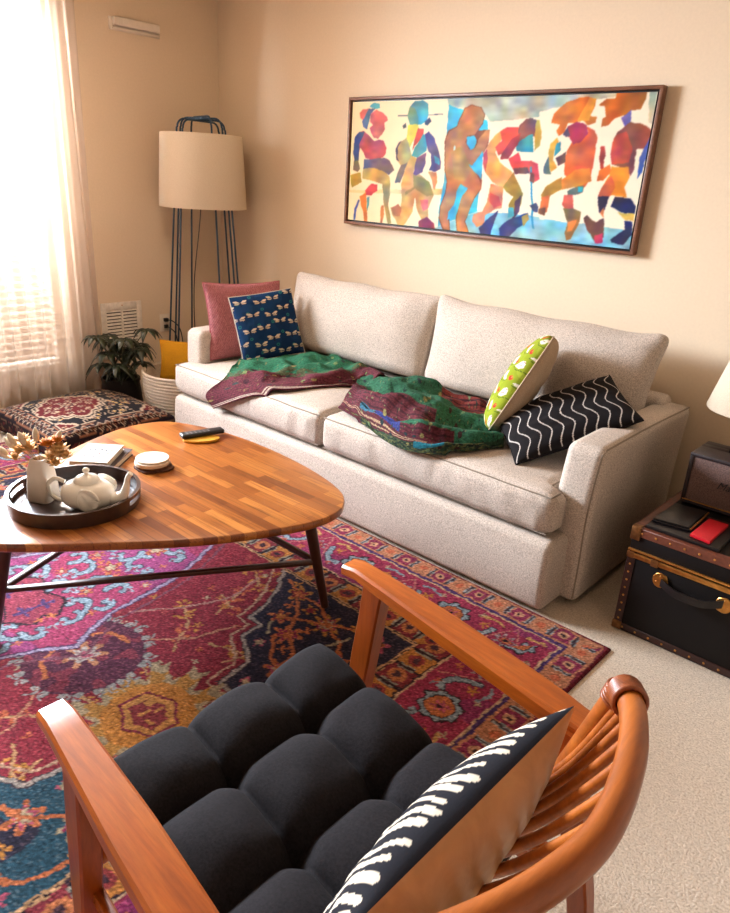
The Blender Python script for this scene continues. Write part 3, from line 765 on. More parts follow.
for j, ph in enumerate((-52, -17, 20, 55)):
    a = math.radians(41+ph); c_, s_ = math.cos(a), math.sin(a); zt = 1.678-.008*j
    R_ = lambda z: .135+(zt-z)*.075
    L_ = [(-R_(z), z) for z in np.linspace(.006, zt-.05, 10)]
    for k in range(6):
        t = k/5*PI/2; L_.append((-R_(zt)+.045-.045*math.cos(t), zt-.045+.045*math.sin(t)))
    L_ += [(0, zt)]+[(-x, z) for x, z in L_[::-1]]
    MB().tube([(LX+x*c_, LY+x*s_, z) for x, z in L_], r, 8).build('leg', M_BLUE, fl)
sp = MB()
for k in range(3):
    a = k*2*PI/3; sp.tube([(LX, LY, 1.50), (LX+.236*math.cos(a), LY+.236*math.sin(a), 1.56)], .003, 6)
sp.tube([(LX, LY, 1.36), (LX, LY, 1.52)], .018, 16); sp.build('shade_fitter', M_BLUE, fl)
bb = MB(); bb.lathe([(.001, 1.26), (.02, 1.265), (.032, 1.295), (.028, 1.33), (.014, 1.36)], (LX, LY, 0), 20); bb.build('bulb', M_CERAMIC, fl)
MB().tube(bez([(LX, LY, 1.36), (LX-.01, LY-.02, 1.1), (LX-.05, LY-.05, .7), (LX-.07, LY-.03, .3), (LX-.03, LY+.02, .01)], 30), .003, 6).build('cable', M_BLACKPL, fl)

# ------------------------------------------------------------------ rope basket, yellow cushion
BX, BY = .615, -.735
M_ROPE = fabric('rope_coil', (226,208,186), 240, .15, .4)
ba = empty('rope_basket', 'low cream coiled rope basket between the plant and the sofa', 'basket', (BX, BY, 0))
prof = [(.001, .006)]; n = 16
rr = lambda z: .205+.035*math.sin(min(1, z/.28)*PI*.55)
pr = []
for i in range(n):
    z = .012+i*.0185
    for k in range(6):
        a = -PI/2+k*PI/5; pr.append((rr(z)+.0105*math.cos(a), z+.0092*math.sin(a)))
top = pr[-1]; inner = [(rr(z)-.012, z) for z in np.linspace(.288, .03, 10)]
MB().lathe([(.001, .004), (rr(0)-.01, .004)]+pr+inner+[(.001, .022)], (BX, BY, 0), 72).build('basket_body', M_ROPE, ba)
for sg in (-1, 1):
    a0 = math.radians(-20); R0 = rr(.28)
    pts = [(BX+sg*R0*math.cos(a0+t)*1.01, BY+sg*R0*math.sin(a0+t)*1.01, .285+.028*math.cos(t/.32*PI/2)) for t in np.linspace(-.32, .32, 14)]
    MB().tube(pts, .009, 8).build('handle', M_ROPE, ba)
def yc(U, V): return np.broadcast_to(np.array([196.,142,32]), U.shape+(3,)).copy()
M_YEL = fabric('mustard_cotton', (206,146,28), 240, .14, .3)
pillow('yellow_cushion', 'mustard yellow cushion tucked into the rope basket behind the sofa arm', (.575, -.700, .325), (.74, .67, .0), (-.14, .12, .9), .32, .25, .12, M_YEL, M_YEL, None, seed=12, n=50, pinch=.08)

# ------------------------------------------------------------------ potted plant
PXc, PYc = .275, -.965
pp = empty('potted_plant', 'umbrella-leaf plant in a black tapered pot under the vent', 'potted plant', (PXc, PYc, 0))
MB().lathe([(.001, .004), (.125, .004), (.13, .01), (.108, .185), (.112, .20), (.112, .212), (.10, .212), (.098, .18), (.001, .178)], (PXc, PYc, 0), 40).build('pot', plain('pot_black', (28,20,20), .5, .1, 80), pp)
MB().lathe([(.001, .179), (.05, .186), (.0975, .181)], (PXc, PYc, 0), 24, cap=False).build('soil', plain('soil', (52,36,26), .95, .6, 120, .3), pp)
M_LEAF = Mat('plant_leaf'); v = M_LEAF.coords(); nz = M_LEAF.noise(v, 20, 3)
M_LEAF.set(**{'Base Color': M_LEAF.ramp(nz, [(.3, lin((26,34,24))), (.7, lin((52,62,40)))]), 'Roughness': .34, 'Subsurface Weight': 0})
M_STEM = plain('plant_stem', (92,92,60), .6)
st = MB(); lv_objs = []
rs = random.Random(5)
leafmb = MB(); heads = []
for i in range(20):
    a = i*2.4; rad = .04+.13*((i*7) % 20)/20; z = .26+.24*((i*9) % 20)/20-.0*rad
    hx, hy, hz = PXc+.01+rad*math.cos(a)*1.0, PYc+rad*math.sin(a)*1.1, z
    hx = max(.19, hx); heads.append((hx, hy, hz))
    st.tube(bez([(PXc+.015*math.cos(a), PYc+.015*math.sin(a), .18), (PXc+.5*rad*math.cos(a), PYc+.5*rad*math.sin(a), z*.75), (hx, hy, hz)], 12), .0028, 6)
st.build('stem', M_STEM, pp)
for hx, hy, hz in heads:
    n = 7; ph = rs.random()*6
    for k in range(n):
        a = ph+2*PI*k/n; L = .070+.026*rs.random(); w = .016+.005*rs.random(); dr = .6+.5*rs.random()
        dx, dy = math.cos(a), math.sin(a); pts = []; rows = 7
        vs = []; fs = []
        for r_ in range(rows):
            t = r_/(rows-1); ww = w*math.sin(PI*min(1, .06+.94*t)**.8)*1.0+.0008; x = L*t; z = .012*math.sin(t*PI*.6)-dr*L*t*t
            for sgn, zz in ((-1, .0025), (0, 0), (1, .0025)):
                vs.append((max(.145, hx+dx*(x+.012)-dy*ww*sgn), hy+dy*(x+.012)+dx*ww*sgn, hz+z+zz))
        for r_ in range(rows-1):
            b_ = r_*3; fs += [(b_, b_+1, b_+4, b_+3), (b_+1, b_+2, b_+5, b_+4)]
        leafmb.add(vs, fs)
lo = leafmb.build('leaves', M_LEAF.m, pp, sharp=0); md = lo.modifiers.new('t', 'SOLIDIFY'); md.thickness = .0012

# ------------------------------------------------------------------ floor pouf
QX, QY = .535, -1.330; qh = .345
pf = empty('floor_pouf', 'square floor cushion with a dark oriental carpet pattern beside the sofa', 'floor cushion', (QX, QY, 0))
pos, h, c, F = sbox(-qh, qh, -qh, qh, .012, .130, .03, .0062, 3)
V = pos+c; q = pos/h; cr = (1-np.abs(q[:, 0])**2.6)*(1-np.abs(q[:, 1])**2.6)
V[:, 2] += np.where(pos[:, 2] > 0, .070*cr**.8, 0); V[:, 2] += .005*snoise(V[:, 0], V[:, 1], 5)*(pos[:, 2] > 0)
mid = np.clip(1-np.abs(pos[:, 2])/h[2], 0, 1)
V[:, 0] *= 1+.02*mid-.05*(1-q[:, 1]**2)*(np.abs(q[:, 0]) > .9); V[:, 1] *= 1+.02*mid-.05*(1-q[:, 0]**2)*(np.abs(q[:, 1]) > .9)
U_, V_ = np.abs(V[:, 0])+.003*snoise(V[:, 0], V[:, 1], 40), np.abs(V[:, 1])+.003*snoise(V[:, 0], V[:, 1], 40, 2)
P = Paint(U_, V_, (24,18,22)); CR, RD, TN, BL = (190,166,142), (98,20,26), (150,98,70), (52,58,76)
rs = random.Random(3)
for i in range(30):      # scattered field sprays
    x, y = rs.random()*.25, rs.random()*.25
    P.curl(x, y, .022, rs.random()*6, .8, .004, [CR, TN, BL, CR][i % 4], 1 if i % 2 else -1)
for i in range(34):
    x, y = rs.random()*.26, rs.random()*.26
    P.flower(x, y, .011+.006*rs.random(), [CR, [RD, TN, BL][i % 3], (206,170,90)], 5, i)
P.U, P.V = np.abs(V[:, 0]-.02)+.003*snoise(V[:, 0], V[:, 1], 40), np.abs(V[:, 1]+.10)+.003*snoise(V[:, 0], V[:, 1], 40, 2)
med = [(0, .185), (.03, .165), (.055, .175), (.07, .14), (.105, .135), (.115, .10), (.15, .09), (.148, .055), (.185, .035), (.20, 0), (0, 0)]
P.poly([(a*1.10, b_*1.10) for a, b_ in med], CR); P.poly([(a*1.04, b_*1.04) for a, b_ in med], (30,24,32)); P.poly([(a*.98, b_*.98) for a, b_ in med], CR); P.poly([(a*.90, b_*.90) for a, b_ in med], RD)
for x, y in ((.0, .12), (.05, .09), (.11, .05), (.13, .0), (.06, .03), (0, .06)): P.flower(x, y, .020, [CR, (40,30,38), TN, CR], 6, x*20)
P.curl(.08, .07, .03, 1, .9, .004, TN); P.curl(.03, .10, .02, 3, .9, .004, CR)
P.flower(0, 0, .045, [CR, (36,30,40), TN, RD, CR], 8)
P.U, P.V = U_, V_
P.poly([(.27, .27), (.27, .17), (.235, .19), (.22, .22), (.19, .235), (.17, .27)], CR); P.poly([(.28, .28), (.28, .185), (.245, .20), (.23, .23), (.20, .245), (.185, .28)], RD); P.flower(.25, .25, .018, [CR, TN, (36,30,40)], 6)
E_ = np.maximum(U_, V_); Tt = np.where(U_ > V_, V_, U_)
P.m(E_ > .262, CR); P.m(E_ > .266, (30,24,32)); P.m(E_ > .274, TN); P.m(E_ > .278, (40,26,32))
cell = ((Tt+.021) % .042)-.021; ed = E_-.301; dd = np.abs(cell)+np.abs(ed)*.95
b_ = E_ > .278
P.m(b_ & (dd < .021), CR); P.m(b_ & (dd < .016), (60,24,30)); P.m(b_ & (dd < .008), TN); P.m(b_ & (dd < .003), (36,24,30))
P.m(E_ > .323, TN); P.m(E_ > .327, (34,22,28))
side = (V[:, 2] < .105) & (E_ > .32)
sp = snoise(V[:, 0]+V[:, 1], V[:, 2], 60, 4); P.m(side, (34,20,26)); P.m(side & (sp > .35), (92,36,38)); P.m(side & (sp < -.5), (120,92,72))
V2 = V.copy(); a = math.radians(2.0); V2[:, 0] = V[:, 0]*math.cos(a)-V[:, 1]*math.sin(a)+QX; V2[:, 1] = V[:, 0]*math.sin(a)+V[:, 1]*math.cos(a)+QY
meshof('pouf_cover', V2, F, FA('carpet_cushion', weave=260, var=.2, bump=.6), pf, P.C)
fr = MB()
for k in range(16):    # tassel at the front corner
    a = -PI/4+(k-8)*.05+.0; bx, by = QX+.352*math.cos(0)-.02, QY-.340
    fr.tube(bez([(bx+.01, by+.01, .10), (bx+.012+.003*(k-8), by-.012-.002*(k % 5), .085), (bx+.012+.006*(k-8), by-.022-.003*(k % 4), .045+.004*(k % 3))], 8), .0022, 5)
fr.build('tassel', fabric('tassel_yarn', (196,180,166), 200), pf)

# ------------------------------------------------------------------ rug
GX0, GX1, GY0, GY1 = .39, 3.44, -3.50, -1.035
ru = empty('area_rug', 'large oriental rug in magenta, navy and orange under the coffee table', 'rug', ((GX0+GX1)/2, (GY0+GY1)/2, 0))
hw, hh = (GX1-GX0)/2, (GY1-GY0)/2
st_ = .0048
X, Y = np.meshgrid(np.linspace(GX0, GX1, int((GX1-GX0)/st_)), np.linspace(GY0, GY1, int((GY1-GY0)/st_)))
wob = lambda o: .0045*snoise(X, Y, 38, o)+.0035*snoise(X, Y, 95, o+1)
u = np.abs(X-(GX0+GX1)/2)+wob(0); v = np.abs(Y-(GY0+GY1)/2)+wob(3)
MG, CRM, NV, OR, GD, LB, BG, PU, TE, DK, PK = (158,34,80), (140,28,46), (32,32,56), (200,104,54), (196,126,44), (128,156,172), (176,158,122), (70,44,104), (24,72,94), (36,22,36), (184,70,100)
P = Paint(u, v, CRM)
dE = np.minimum(hw-u, hh-v); onS = (hw-u) < (hh-v); T = np.where(onS, v, u)
rs = random.Random(21)
# crimson field with leaves
def leafspray(x, y, a, L, c1, c2):
    x2, y2 = x+L*math.cos(a), y+L*math.sin(a); P.line([(x, y), (x2, y2)], .008, c2)
    for t, s_ in ((.35, 1), (.55, -1), (.8, 1)):
        bx, by = x+(x2-x)*t, y+(y2-y)*t; b_ = a+s_*1.0; r = L*.32
        P.poly([(bx, by), (bx+r*.5*math.cos(b_-.4), by+r*.5*math.sin(b_-.4)), (bx+r*math.cos(b_), by+r*math.sin(b_)), (bx+r*.5*math.cos(b_+.4), by+r*.5*math.sin(b_+.4))], c1)
    P.star(x2, y2, L*.2, c1, 5, .4, a); P.disc(x2, y2, L*.07, CRM)
for x, y, a, L in ((.50, .42, 1.9, .16), (.62, .30, .4, .14), (.47, .62, .3, .13), (.36, .70, -.6, .14), (.58, .20, 2.3, .12), (.30, .60, .9, .12), (.72, .28, 1.2, .10), (.50, .30, 2.6, .14), (.55, .10, -.2, .08), (.42, .50, -.3, .12), (.66, .40, .8, .1)):
    leafspray(x, y, a, L, GD if rs.random() > .3 else (200,90,50), (190,140,90))
for i in range(46):
    a, b_ = rs.uniform(.26, .72), rs.uniform(.12, .74)
    if a+b_*.62 < .92: P.star(a, b_, rs.uniform(.012, .022), [GD, (190,84,48), (170,60,60), BG][i % 4], 3+i % 3, .45, i)
P.line([(.30, .22), (.40, .36), (.46, .52), (.42, .66)], .010, (176,120,110)); P.line([(.46, .16), (.56, .28), (.60, .42)], .009, (186,120,90))
# navy outer field beyond the zigzag
ZZ = [(.42, .80), (.53, .655), (.576, .56), (.59, .487), (.652, .481), (.657, .405), (.772, .337), (.79, .218), (.862, .215), (.875, .16), (1.09, .13)]
P.poly(ZZ+[(1.09, .80)], NV)
P.m((u > .55) & (v > .1) & (v < .75) & (Y < -2.3) & (snoise(X, Y, 9, 2) > -.3) & (np.abs(P.C-np.array(NV)).sum(-1) < 3), TE)
for x, y, r, cs, n_ in ((.66, .56, .042, [OR, CRM, GD], 6), (.75, .51, .055, [(210,110,60), MG, OR], 7), (.60, .70, .05, [GD, CRM, OR], 5), (.86, .38, .05, [OR, PK, BG], 6), (.80, .64, .06, [GD, MG, BG, OR], 8), (.95, .52, .055, [OR, CRM, GD], 6), (.98, .68, .05, [PK, OR, DK], 6), (.96, .30, .05, [BG, MG, OR], 6), (.70, .66, .03, [GD, CRM], 5), (.72, .42, .022, [PK, BG], 5), (.84, .27, .022, [PK, BG], 4), (.90, .20, .03, [OR, MG], 5)):
    P.flower(x, y, r, cs, n_, x*9)
for pts in ([(.60, .68), (.68, .62), (.75, .51), (.84, .46), (.86, .38), (.93, .30), (1.03, .26)], [(.80, .64), (.90, .60), (.95, .52), (1.02, .44), (1.04, .36)], [(.50, .74), (.60, .70), (.72, .70), (.80, .64), (.9, .7), (.98, .68)], [(.66, .56), (.72, .60), (.80, .64)], [(.72, .48), (.80, .40), (.86, .38)]):
    P.line(pts, .012, OR)
for pts in ([(.66, .52), (.70, .47)], [(.88, .56), (.90, .64)]): P.line(pts, .01, BG)
for i, (x, y) in enumerate(((.55, .74), (.63, .63), (.69, .72), (.88, .70), (1.0, .60), (1.02, .5), (.91, .45), (.80, .45), (.98, .22), (1.03, .33), (.78, .57))): P.star(x, y, .024, [GD, OR, PK][i % 3], 4, .45, i)
P.line(ZZ, .020, (60,48,58)); P.line(ZZ, .012, (160,150,140))
P.line([(a-.028, b_-.028) for a, b_ in ZZ], .008, (190,150,120))
# gold lobed medallion on the long axis
gx = .765; a_ = np.arctan2(v, u-gx); d_ = np.hypot((u-gx), v*1.0); ridge = .03*np.sign(np.sin(a_*11))+.012*np.sin(a_*23)
P.m(d_ < .185+ridge, (170,150,112)); P.m(d_ < .15+ridge*.8, (190,130,50)); P.m(d_ < .125, (206,128,42))
hexd = np.maximum(np.abs(u-gx)*1.0, np.abs(u-gx)*.5+v*1.05); P.m(hexd < .086, (136,34,58)); P.m(hexd < .077, (210,140,62)); P.m((hexd < .055) & (snoise(X, Y, 60) > -.45), (150,48,54))
# white flower in its dark lobe
P.disc(.41, 0, .185, (84,30,56), .175); P.m((np.hypot(u-.41, v) < .17) & (snoise(X, Y, 30, 3) > .25), (130,40,60))
for i in range(15):
    t = -.2+i*(PI+.4)/14; x, y = .41+.19*math.cos(t), .185*math.sin(t); P.curl(x, y, .022, t, .8, .008, (140,142,140), 1 if i % 2 else -1); P.disc(x, y, .010, (150,150,146))
P.flower(.41, 0, .066, [(190,120,80), (178,170,160), (150,120,120), PK], 7); P.line([(.32, .04), (.36, .11), (.44, .13)], .012, OR)
# central magenta medallion
CM = [(0, .76), (.10, .70), (.16, .58), (.22, .44), (.245, .30), (.262, .18), (.30, .09), (.355, 0), (0, 0)]
P.poly(CM, (164,44,88)); P.m((snoise(X, Y, 5, 6) > .25) & (u < .3) & (v < .7) & (np.abs(P.C-np.array((164,44,88))).sum(-1) < 3), (150,50,110))
P.line(CM[:-1], .022, (74,40,84)); P.line(CM[:-1], .012, (150,140,170)); P.line([(a*1.14+.01, b_*1.06) for a, b_ in CM[:-1]], .010, (120,60,80))
for x, y, r, t, hd in ((.14, .10, .06, 0, 1), (.20, .05, .045, 2, -1), (.07, .22, .065, 1, 1), (.16, .26, .05, 4, -1), (.05, .40, .06, 2, 1), (.13, .40, .045, 0, -1), (.05, .56, .05, 3, 1), (.20, .18, .035, 5, 1), (.03, .12, .05, 4, -1), (.10, .52, .03, 2, -1)):
    P.curl(x, y, r, t, .62, .030, (58,50,74), hd); P.curl(x, y, r, t, .62, .020, LB, hd); P.star(x-.6*r*math.cos(t), y-.6*r*math.sin(t), r*.5, LB, 3, .4, t); P.star(x-.6*r*math.cos(t), y-.6*r*math.sin(t), r*.25, (150,50,80), 4, .3)
P.poly([(.0, .0), (.10, -.05), (.17, .04), (.09, .11), (0, .07)], DK); P.poly([(.0, 0), (.09, -.05), (.155, .04), (.085, .098), (0, .06)], (150,44,70)); P.star(.07, .035, .035, PU, 4, .4)
for x, y, r in ((.0, .31, .05), (.11, .32, .03), (0, .50, .045), (.09, .17, .025), (.19, .34, .022), (.0, .66, .04)): P.flower(x, y, r, [OR, CRM, BG], 6, y*9)
for x, y in ((.15, .02), (.22, .12), (.12, .46), (.06, .30)): P.star(x, y, .018, OR, 4, .4)
# borders
def band(lo, hi, c): P.m((dE > lo) & (dE <= hi), c)
P.m(dE <= .462, (196,150,100)); band(.452, .456, DK)
blk = np.floor(T/.095).astype(int)
inn = (dE > .352) & (dE <= .448)
P.m(inn, (198,122,44)); P.m(inn & (blk % 2 == 0), (132,34,48))
cT = ((T % .095)-.0475); cE = dE-.40
P.m(inn & (np.abs(cT) > .041), DK); P.m(inn & (np.hypot(cT, cE) < .028) & (blk % 2 == 1), (150,46,48)); P.m(inn & (np.hypot(cT, cE) < .030) & (blk % 2 == 0), (196,110,60)); P.m(inn & (np.hypot(cT, cE) < .014), (60,34,50))
P.m(inn & (np.abs(cT) > .034) & (np.abs(cT) < .041) & (np.abs(cE) < .03), (140,140,126))
band(.345, .352, DK); band(.338, .345, (206,170,130))
mb_ = (dE > .118) & (dE <= .338); P.m(mb_, (160,36,76)); P.m(mb_ & (snoise(X, Y, 7, 9) > .35), (142,36,92))
Pb = Paint(np.where(onS, v, u)*1.0, dE+wob(5)*.6, P.C); Pb.C = P.C; Pb.U = np.where(mb_, Pb.U, -9)
k = 0; per = .44
for L_off in (0,):
    for i in range(0, 5):
        x0 = .16+i*per
        Pb.star(x0, .228, .074, DK, 8, .10, .3); Pb.star(x0, .228, .066, LB, 8, .10, .3); Pb.disc(x0, .228, .046, DK); Pb.disc(x0, .228, .042, OR); Pb.star(x0, .228, .028, PK, 6, .3); Pb.disc(x0, .228, .010, DK)
        x1 = x0+per*.5
        Pb.flower(x1, .228, .040, [(150,140,150), CRM, OR, DK], 7, i)
        for sx in (-1, 1):
            q = [(x1+sx*.06, .20), (x1+sx*.085, .26), (x1+sx*.12, .285), (x1+sx*.15, .27)]
            Pb.line(q, .026, (46,40,66)); Pb.line(q, .017, LB); Pb.curl(x1+sx*.15, .285, .022, 2, .8, .010, LB, sx)
            Pb.line([(x1+sx*.05, .16), (x1+sx*.09, .15), (x1+sx*.13, .165)], .012, LB if i % 2 else (196,150,80))
            Pb.star(x1+sx*.03, .29, .020, OR, 5, .4, i); Pb.star(x1+sx*.10, .20, .022, GD, 5, .4); Pb.star(x0+sx*.09, .30, .016, (200,90,60), 5, .4); Pb.star(x0+sx*.085, .155, .014, BG, 4, .4)
        Pb.line([(x1-.10, .325), (x1, .14), (x1+.1, .325)], .005, (196,120,110))
band(.118, .126, (204,170,130)); band(.104, .118, (62,38,104))
ob_ = (dE > .014) & (dE <= .104); P.m(ob_, (196,124,86)); blk = np.floor((T+.02)/.085).astype(int); cT = ((T+.02) % .085)-.0425; cE = dE-.058
P.m(ob_ & (blk % 2 == 0) & (np.abs(cT) < .030) & (np.abs(cE) < .036), (140,34,76)); P.m(ob_ & (blk % 2 == 0) & (np.hypot(cT, cE) < .018), (210,150,110)); P.m(ob_ & (blk % 2 == 0) & (np.hypot(cT, cE) < .008), DK)
P.m(ob_ & (np.abs(np.abs(cT)-.039) < .0045) & (np.abs(cE) < .034), (56,46,60)); P.m(ob_ & (np.abs(np.abs(cT)-.036) < .002) & (np.abs(cE) < .03), (140,156,160))
P.m(ob_ & (blk % 2 == 1) & (np.hypot(cT, cE) < .016), (204,96,60))
P.m(dE <= .014, (118,26,44))
# woven speckle
P.C = P.C*.80+P.C.mean(-1, keepdims=True)*.13+np.array([13, 9, 8])
rn = RNG.rand(*u.shape); rn2 = RNG.rand(*u.shape)
amp = (.70+.34*rn)[..., None]; P.C = (P.C*amp+(rn2[..., None] > .88)*np.array([36, 26, 22])-(rn2[..., None] < .10)*22).clip(0, 255)
edge = np.clip(np.minimum(np.minimum(X-GX0, GX1-X), np.minimum(Y-GY0, GY1-Y))/.006, 0, 1)
Z = .0015+.0085*edge+.0006*RNG.rand(*u.shape)
R_ = Mat('rug_pile'); at = R_.n('ShaderNodeAttribute'); at.attribute_name = 'col'
vv = R_.coords(); n1 = R_.noise(vv, 330, 2, .8); kk = R_.ramp(n1, [(.25, (.62,.62,.62,1)), (.75, (1.22,1.22,1.22,1))])
R_.set(**{'Base Color': R_.mix(1.0, at.outputs['Color'], kk, 'MULTIPLY'), 'Roughness': .95, 'Specular IOR Level': .15, 'Sheen Weight': 0.0}); R_.bump(n1, .7, .004)
gridmesh('rug_pile', X, Y, Z, R_.m, ru, P.C)
e = .003
MB().box(GX0+e, GX1-e, GY0+e, GY1-e, .0005, .002).build('rug_backing', plain('jute_backing', (120,92,66), .9), ru)
# ------------------------------------------------------------------ coffee table
TZ = .43
def closed_cr(P, m=10):
    out = []; n = len(P)
    for i in range(n):
        a, b_, c, d = [np.array(P[(i+k) % n], float) for k in (-1, 0, 1, 2)]
        for k in range(m):
            t = k/m; out.append(tuple(.5*((2*b_)+(c-a)*t+(2*a-5*b_+4*c-d)*t*t+(-a+3*b_-3*c+d)*t**3)))
    return out
outl = closed_cr([(1.70,-1.53),(1.88,-1.455),(2.10,-1.425),(2.38,-1.437),(2.60,-1.485),(2.705,-1.56),(2.738,-1.66),(2.71,-1.80),(2.60,-2.03),(2.44,-2.25),(2.30,-2.42),(2.21,-2.485),(2.11,-2.46),(2.01,-2.345),(1.77,-2.03),(1.665,-1.80),(1.645,-1.64)])[::-1]
ct = empty('coffee_table', 'rounded triangular wooden coffee table with dark legs standing on the rug', 'coffee table', (2.15, -1.85, .01))
W_ = Mat('acacia_staves'); vv = W_.coords((1, 1, 1), (0, 0, math.radians(-2)))
br = W_.n('ShaderNodeTexBrick'); br.inputs['Scale'].default_value = 1; br.inputs['Brick Width'].default_value = .24; br.inputs['Row Height'].default_value = .033
br.inputs['Mortar Size'].default_value = .0006; br.inputs['Mortar'].default_value = lin((80,40,18)); br.offset = .37; br.squash = 1; br.inputs['Bias'].default_value = 0
br.inputs['Color1'].default_value = (0,0,0,1); br.inputs['Color2'].default_value = (1,1,1,1); W_.l(vv, br.inputs['Vector'])
tone = W_.ramp(br.outputs['Color'], [(0, lin((120,62,26))), (.2, lin((150,84,34))), (.7, lin((174,104,44))), (1, lin((194,126,60)))])
g1 = W_.noise(W_.coords((2.2, 70, 70)), 1.3, 6, .7, 1.2); g2 = W_.noise(W_.coords((1.6, 7, 7)), 1.5, 3)
col = W_.mix(1.0, tone, W_.ramp(g1, [(.33, (.50,.42,.36,1)), (.5, (1,1,1,1)), (.8, (1.1,1.08,1.02,1))]), 'MULTIPLY')
col = W_.mix(1.0, col, W_.ramp(g2, [(.3, (.80,.76,.72,1)), (.6, (1,1,1,1))]), 'MULTIPLY')
W_.set(**{'Base Color': col, 'Roughness': .30, 'Coat Weight': .35, 'Coat Roughness': .18}); W_.bump(g1, .05, .0006)
bm = bmesh.new(); vs = [bm.verts.new((x, y, TZ)) for x, y in outl]; f = bm.faces.new(vs)
r = bmesh.ops.extrude_face_region(bm, geom=[f])
for e_ in r['geom']:
    if isinstance(e_, bmesh.types.BMVert): e_.co.z = TZ-.030
bmesh.ops.recalc_face_normals(bm, faces=bm.faces)
top = [e_ for e_ in bm.edges if abs(e_.verts[0].co.z-TZ) < 1e-5 and abs(e_.verts[1].co.z-TZ) < 1e-5]
bot = [e_ for e_ in bm.edges if abs(e_.verts[0].co.z-TZ+.03) < 1e-5 and abs(e_.verts[1].co.z-TZ+.03) < 1e-5]
bmesh.ops.bevel(bm, geom=bot, offset=.015, segments=4, affect='EDGES', profile=.5)
top = [e_ for e_ in bm.edges if abs(e_.verts[0].co.z-TZ) < 1e-5 and abs(e_.verts[1].co.z-TZ) < 1e-5]
bmesh.ops.bevel(bm, geom=top, offset=.006, segments=3, affect='EDGES', profile=.5)
MB().bm(bm).build('tabletop', W_.m, ct, sharp=50)
def leg(a, b_, r0, r1): MB().tube([Vector(a).lerp(Vector(b_), t) for t in (0, .25, .5, .75, 1)], [r0+(r1-r0)*t for t in (0, .25, .5, .75, 1)], 16).build('leg', M_DARKWOOD, ct)
LG = [((2.615, -1.635, TZ-.03), (2.632, -1.555, .0115)), ((2.15, -2.375, TZ-.03), (2.085, -2.435, .0115)), ((1.775, -1.62, TZ-.03), (1.715, -1.565, .0115))]
for a, b_ in LG: leg(a, b_, .021, .0135)
PT = [Vector(a).lerp(Vector(b_), .52) for a, b_ in LG]
s = MB()
def bar(s, a, b_, w, h):
    a, b_ = Vector(a), Vector(b_); d = (b_-a); L = d.length; d.normalize(); sd = d.cross(Vector((0,0,1))).normalized(); up = sd.cross(d)
    M = Matrix((( *d, 0), (*sd, 0), (*up, 0), (0,0,0,1))).transposed(); M.translation = (a+b_)/2
    return s.box(-L/2, L/2, -w/2, w/2, -h/2, h/2, min(w, h)*.25, 2, M)
for i in range(3):
    s = MB(); bar(s, PT[i]+Vector((0, 0, .0)), PT[(i+1) % 3], .020, .016+.001*i); s.build('stretcher', M_DARKWOOD, ct)

# ------------------------------------------------------------------ tray
CX, CY_ = 2.158, -2.170
ty = empty('serving_tray', 'round dark wooden tray with cut-out handles holding the teapot', 'tray', (CX, CY_, TZ+.001))
M_TRAY = wood('tray_walnut', (36,20,16), (52,30,22), (70,42,30), 'x', 1.2, .3, .4)
RA, NT = .188, 96
a0 = math.radians(42)
inslot = lambda a: min(abs((a-a0+PI) % (2*PI)-PI), abs((a-a0-PI+PI) % (2*PI)-PI)) < .27
zs = [TZ+.001, TZ+.020, TZ+.034, TZ+.046]; s = MB(); V = []; F = []
for ri, rad in enumerate((RA, RA-.011)):
    for zi, z in enumerate(zs):
        for k in range(NT):
            a = 2*PI*k/NT; rr2 = rad+.06*(z-TZ); V.append((CX+rr2*math.cos(a), CY_+rr2*math.sin(a), z))
ix = lambda r_, z_, k: (r_*4+z_)*NT+k % NT
for k in range(NT):
    sl = inslot(2*PI*(k+.5)/NT); slp, sln = inslot(2*PI*(k-.5)/NT), inslot(2*PI*(k+1.5)/NT)
    for z_ in range(3):
        if z_ == 1 and sl:
            F.append((ix(0,1,k), ix(0,1,k+1), ix(1,1,k+1), ix(1,1,k))); F.append((ix(0,2,k+1), ix(0,2,k), ix(1,2,k), ix(1,2,k+1)))
            if not slp: F.append((ix(0,1,k), ix(1,1,k), ix(1,2,k), ix(0,2,k)))
            if not sln: F.append((ix(0,1,k+1), ix(0,2,k+1), ix(1,2,k+1), ix(1,1,k+1)))
            continue
        F.append((ix(0,z_,k), ix(0,z_,k+1), ix(0,z_+1,k+1), ix(0,z_+1,k))); F.append((ix(1,z_,k+1), ix(1,z_,k), ix(1,z_+1,k), ix(1,z_+1,k+1)))
    F.append((ix(0,3,k), ix(0,3,k+1), ix(1,3,k+1), ix(1,3,k))); F.append((ix(0,0,k+1), ix(0,0,k), ix(1,0,k), ix(1,0,k+1)))
s.add(V, F); s.build('rim', M_TRAY, ty, sharp=30)
MB().lathe([(.001, TZ+.001), (RA-.012, TZ+.001), (RA-.012, TZ+.007), (.001, TZ+.007)], (CX, CY_, 0), 64).build('tray_base', M_TRAY, ty)
TB = TZ+.0075
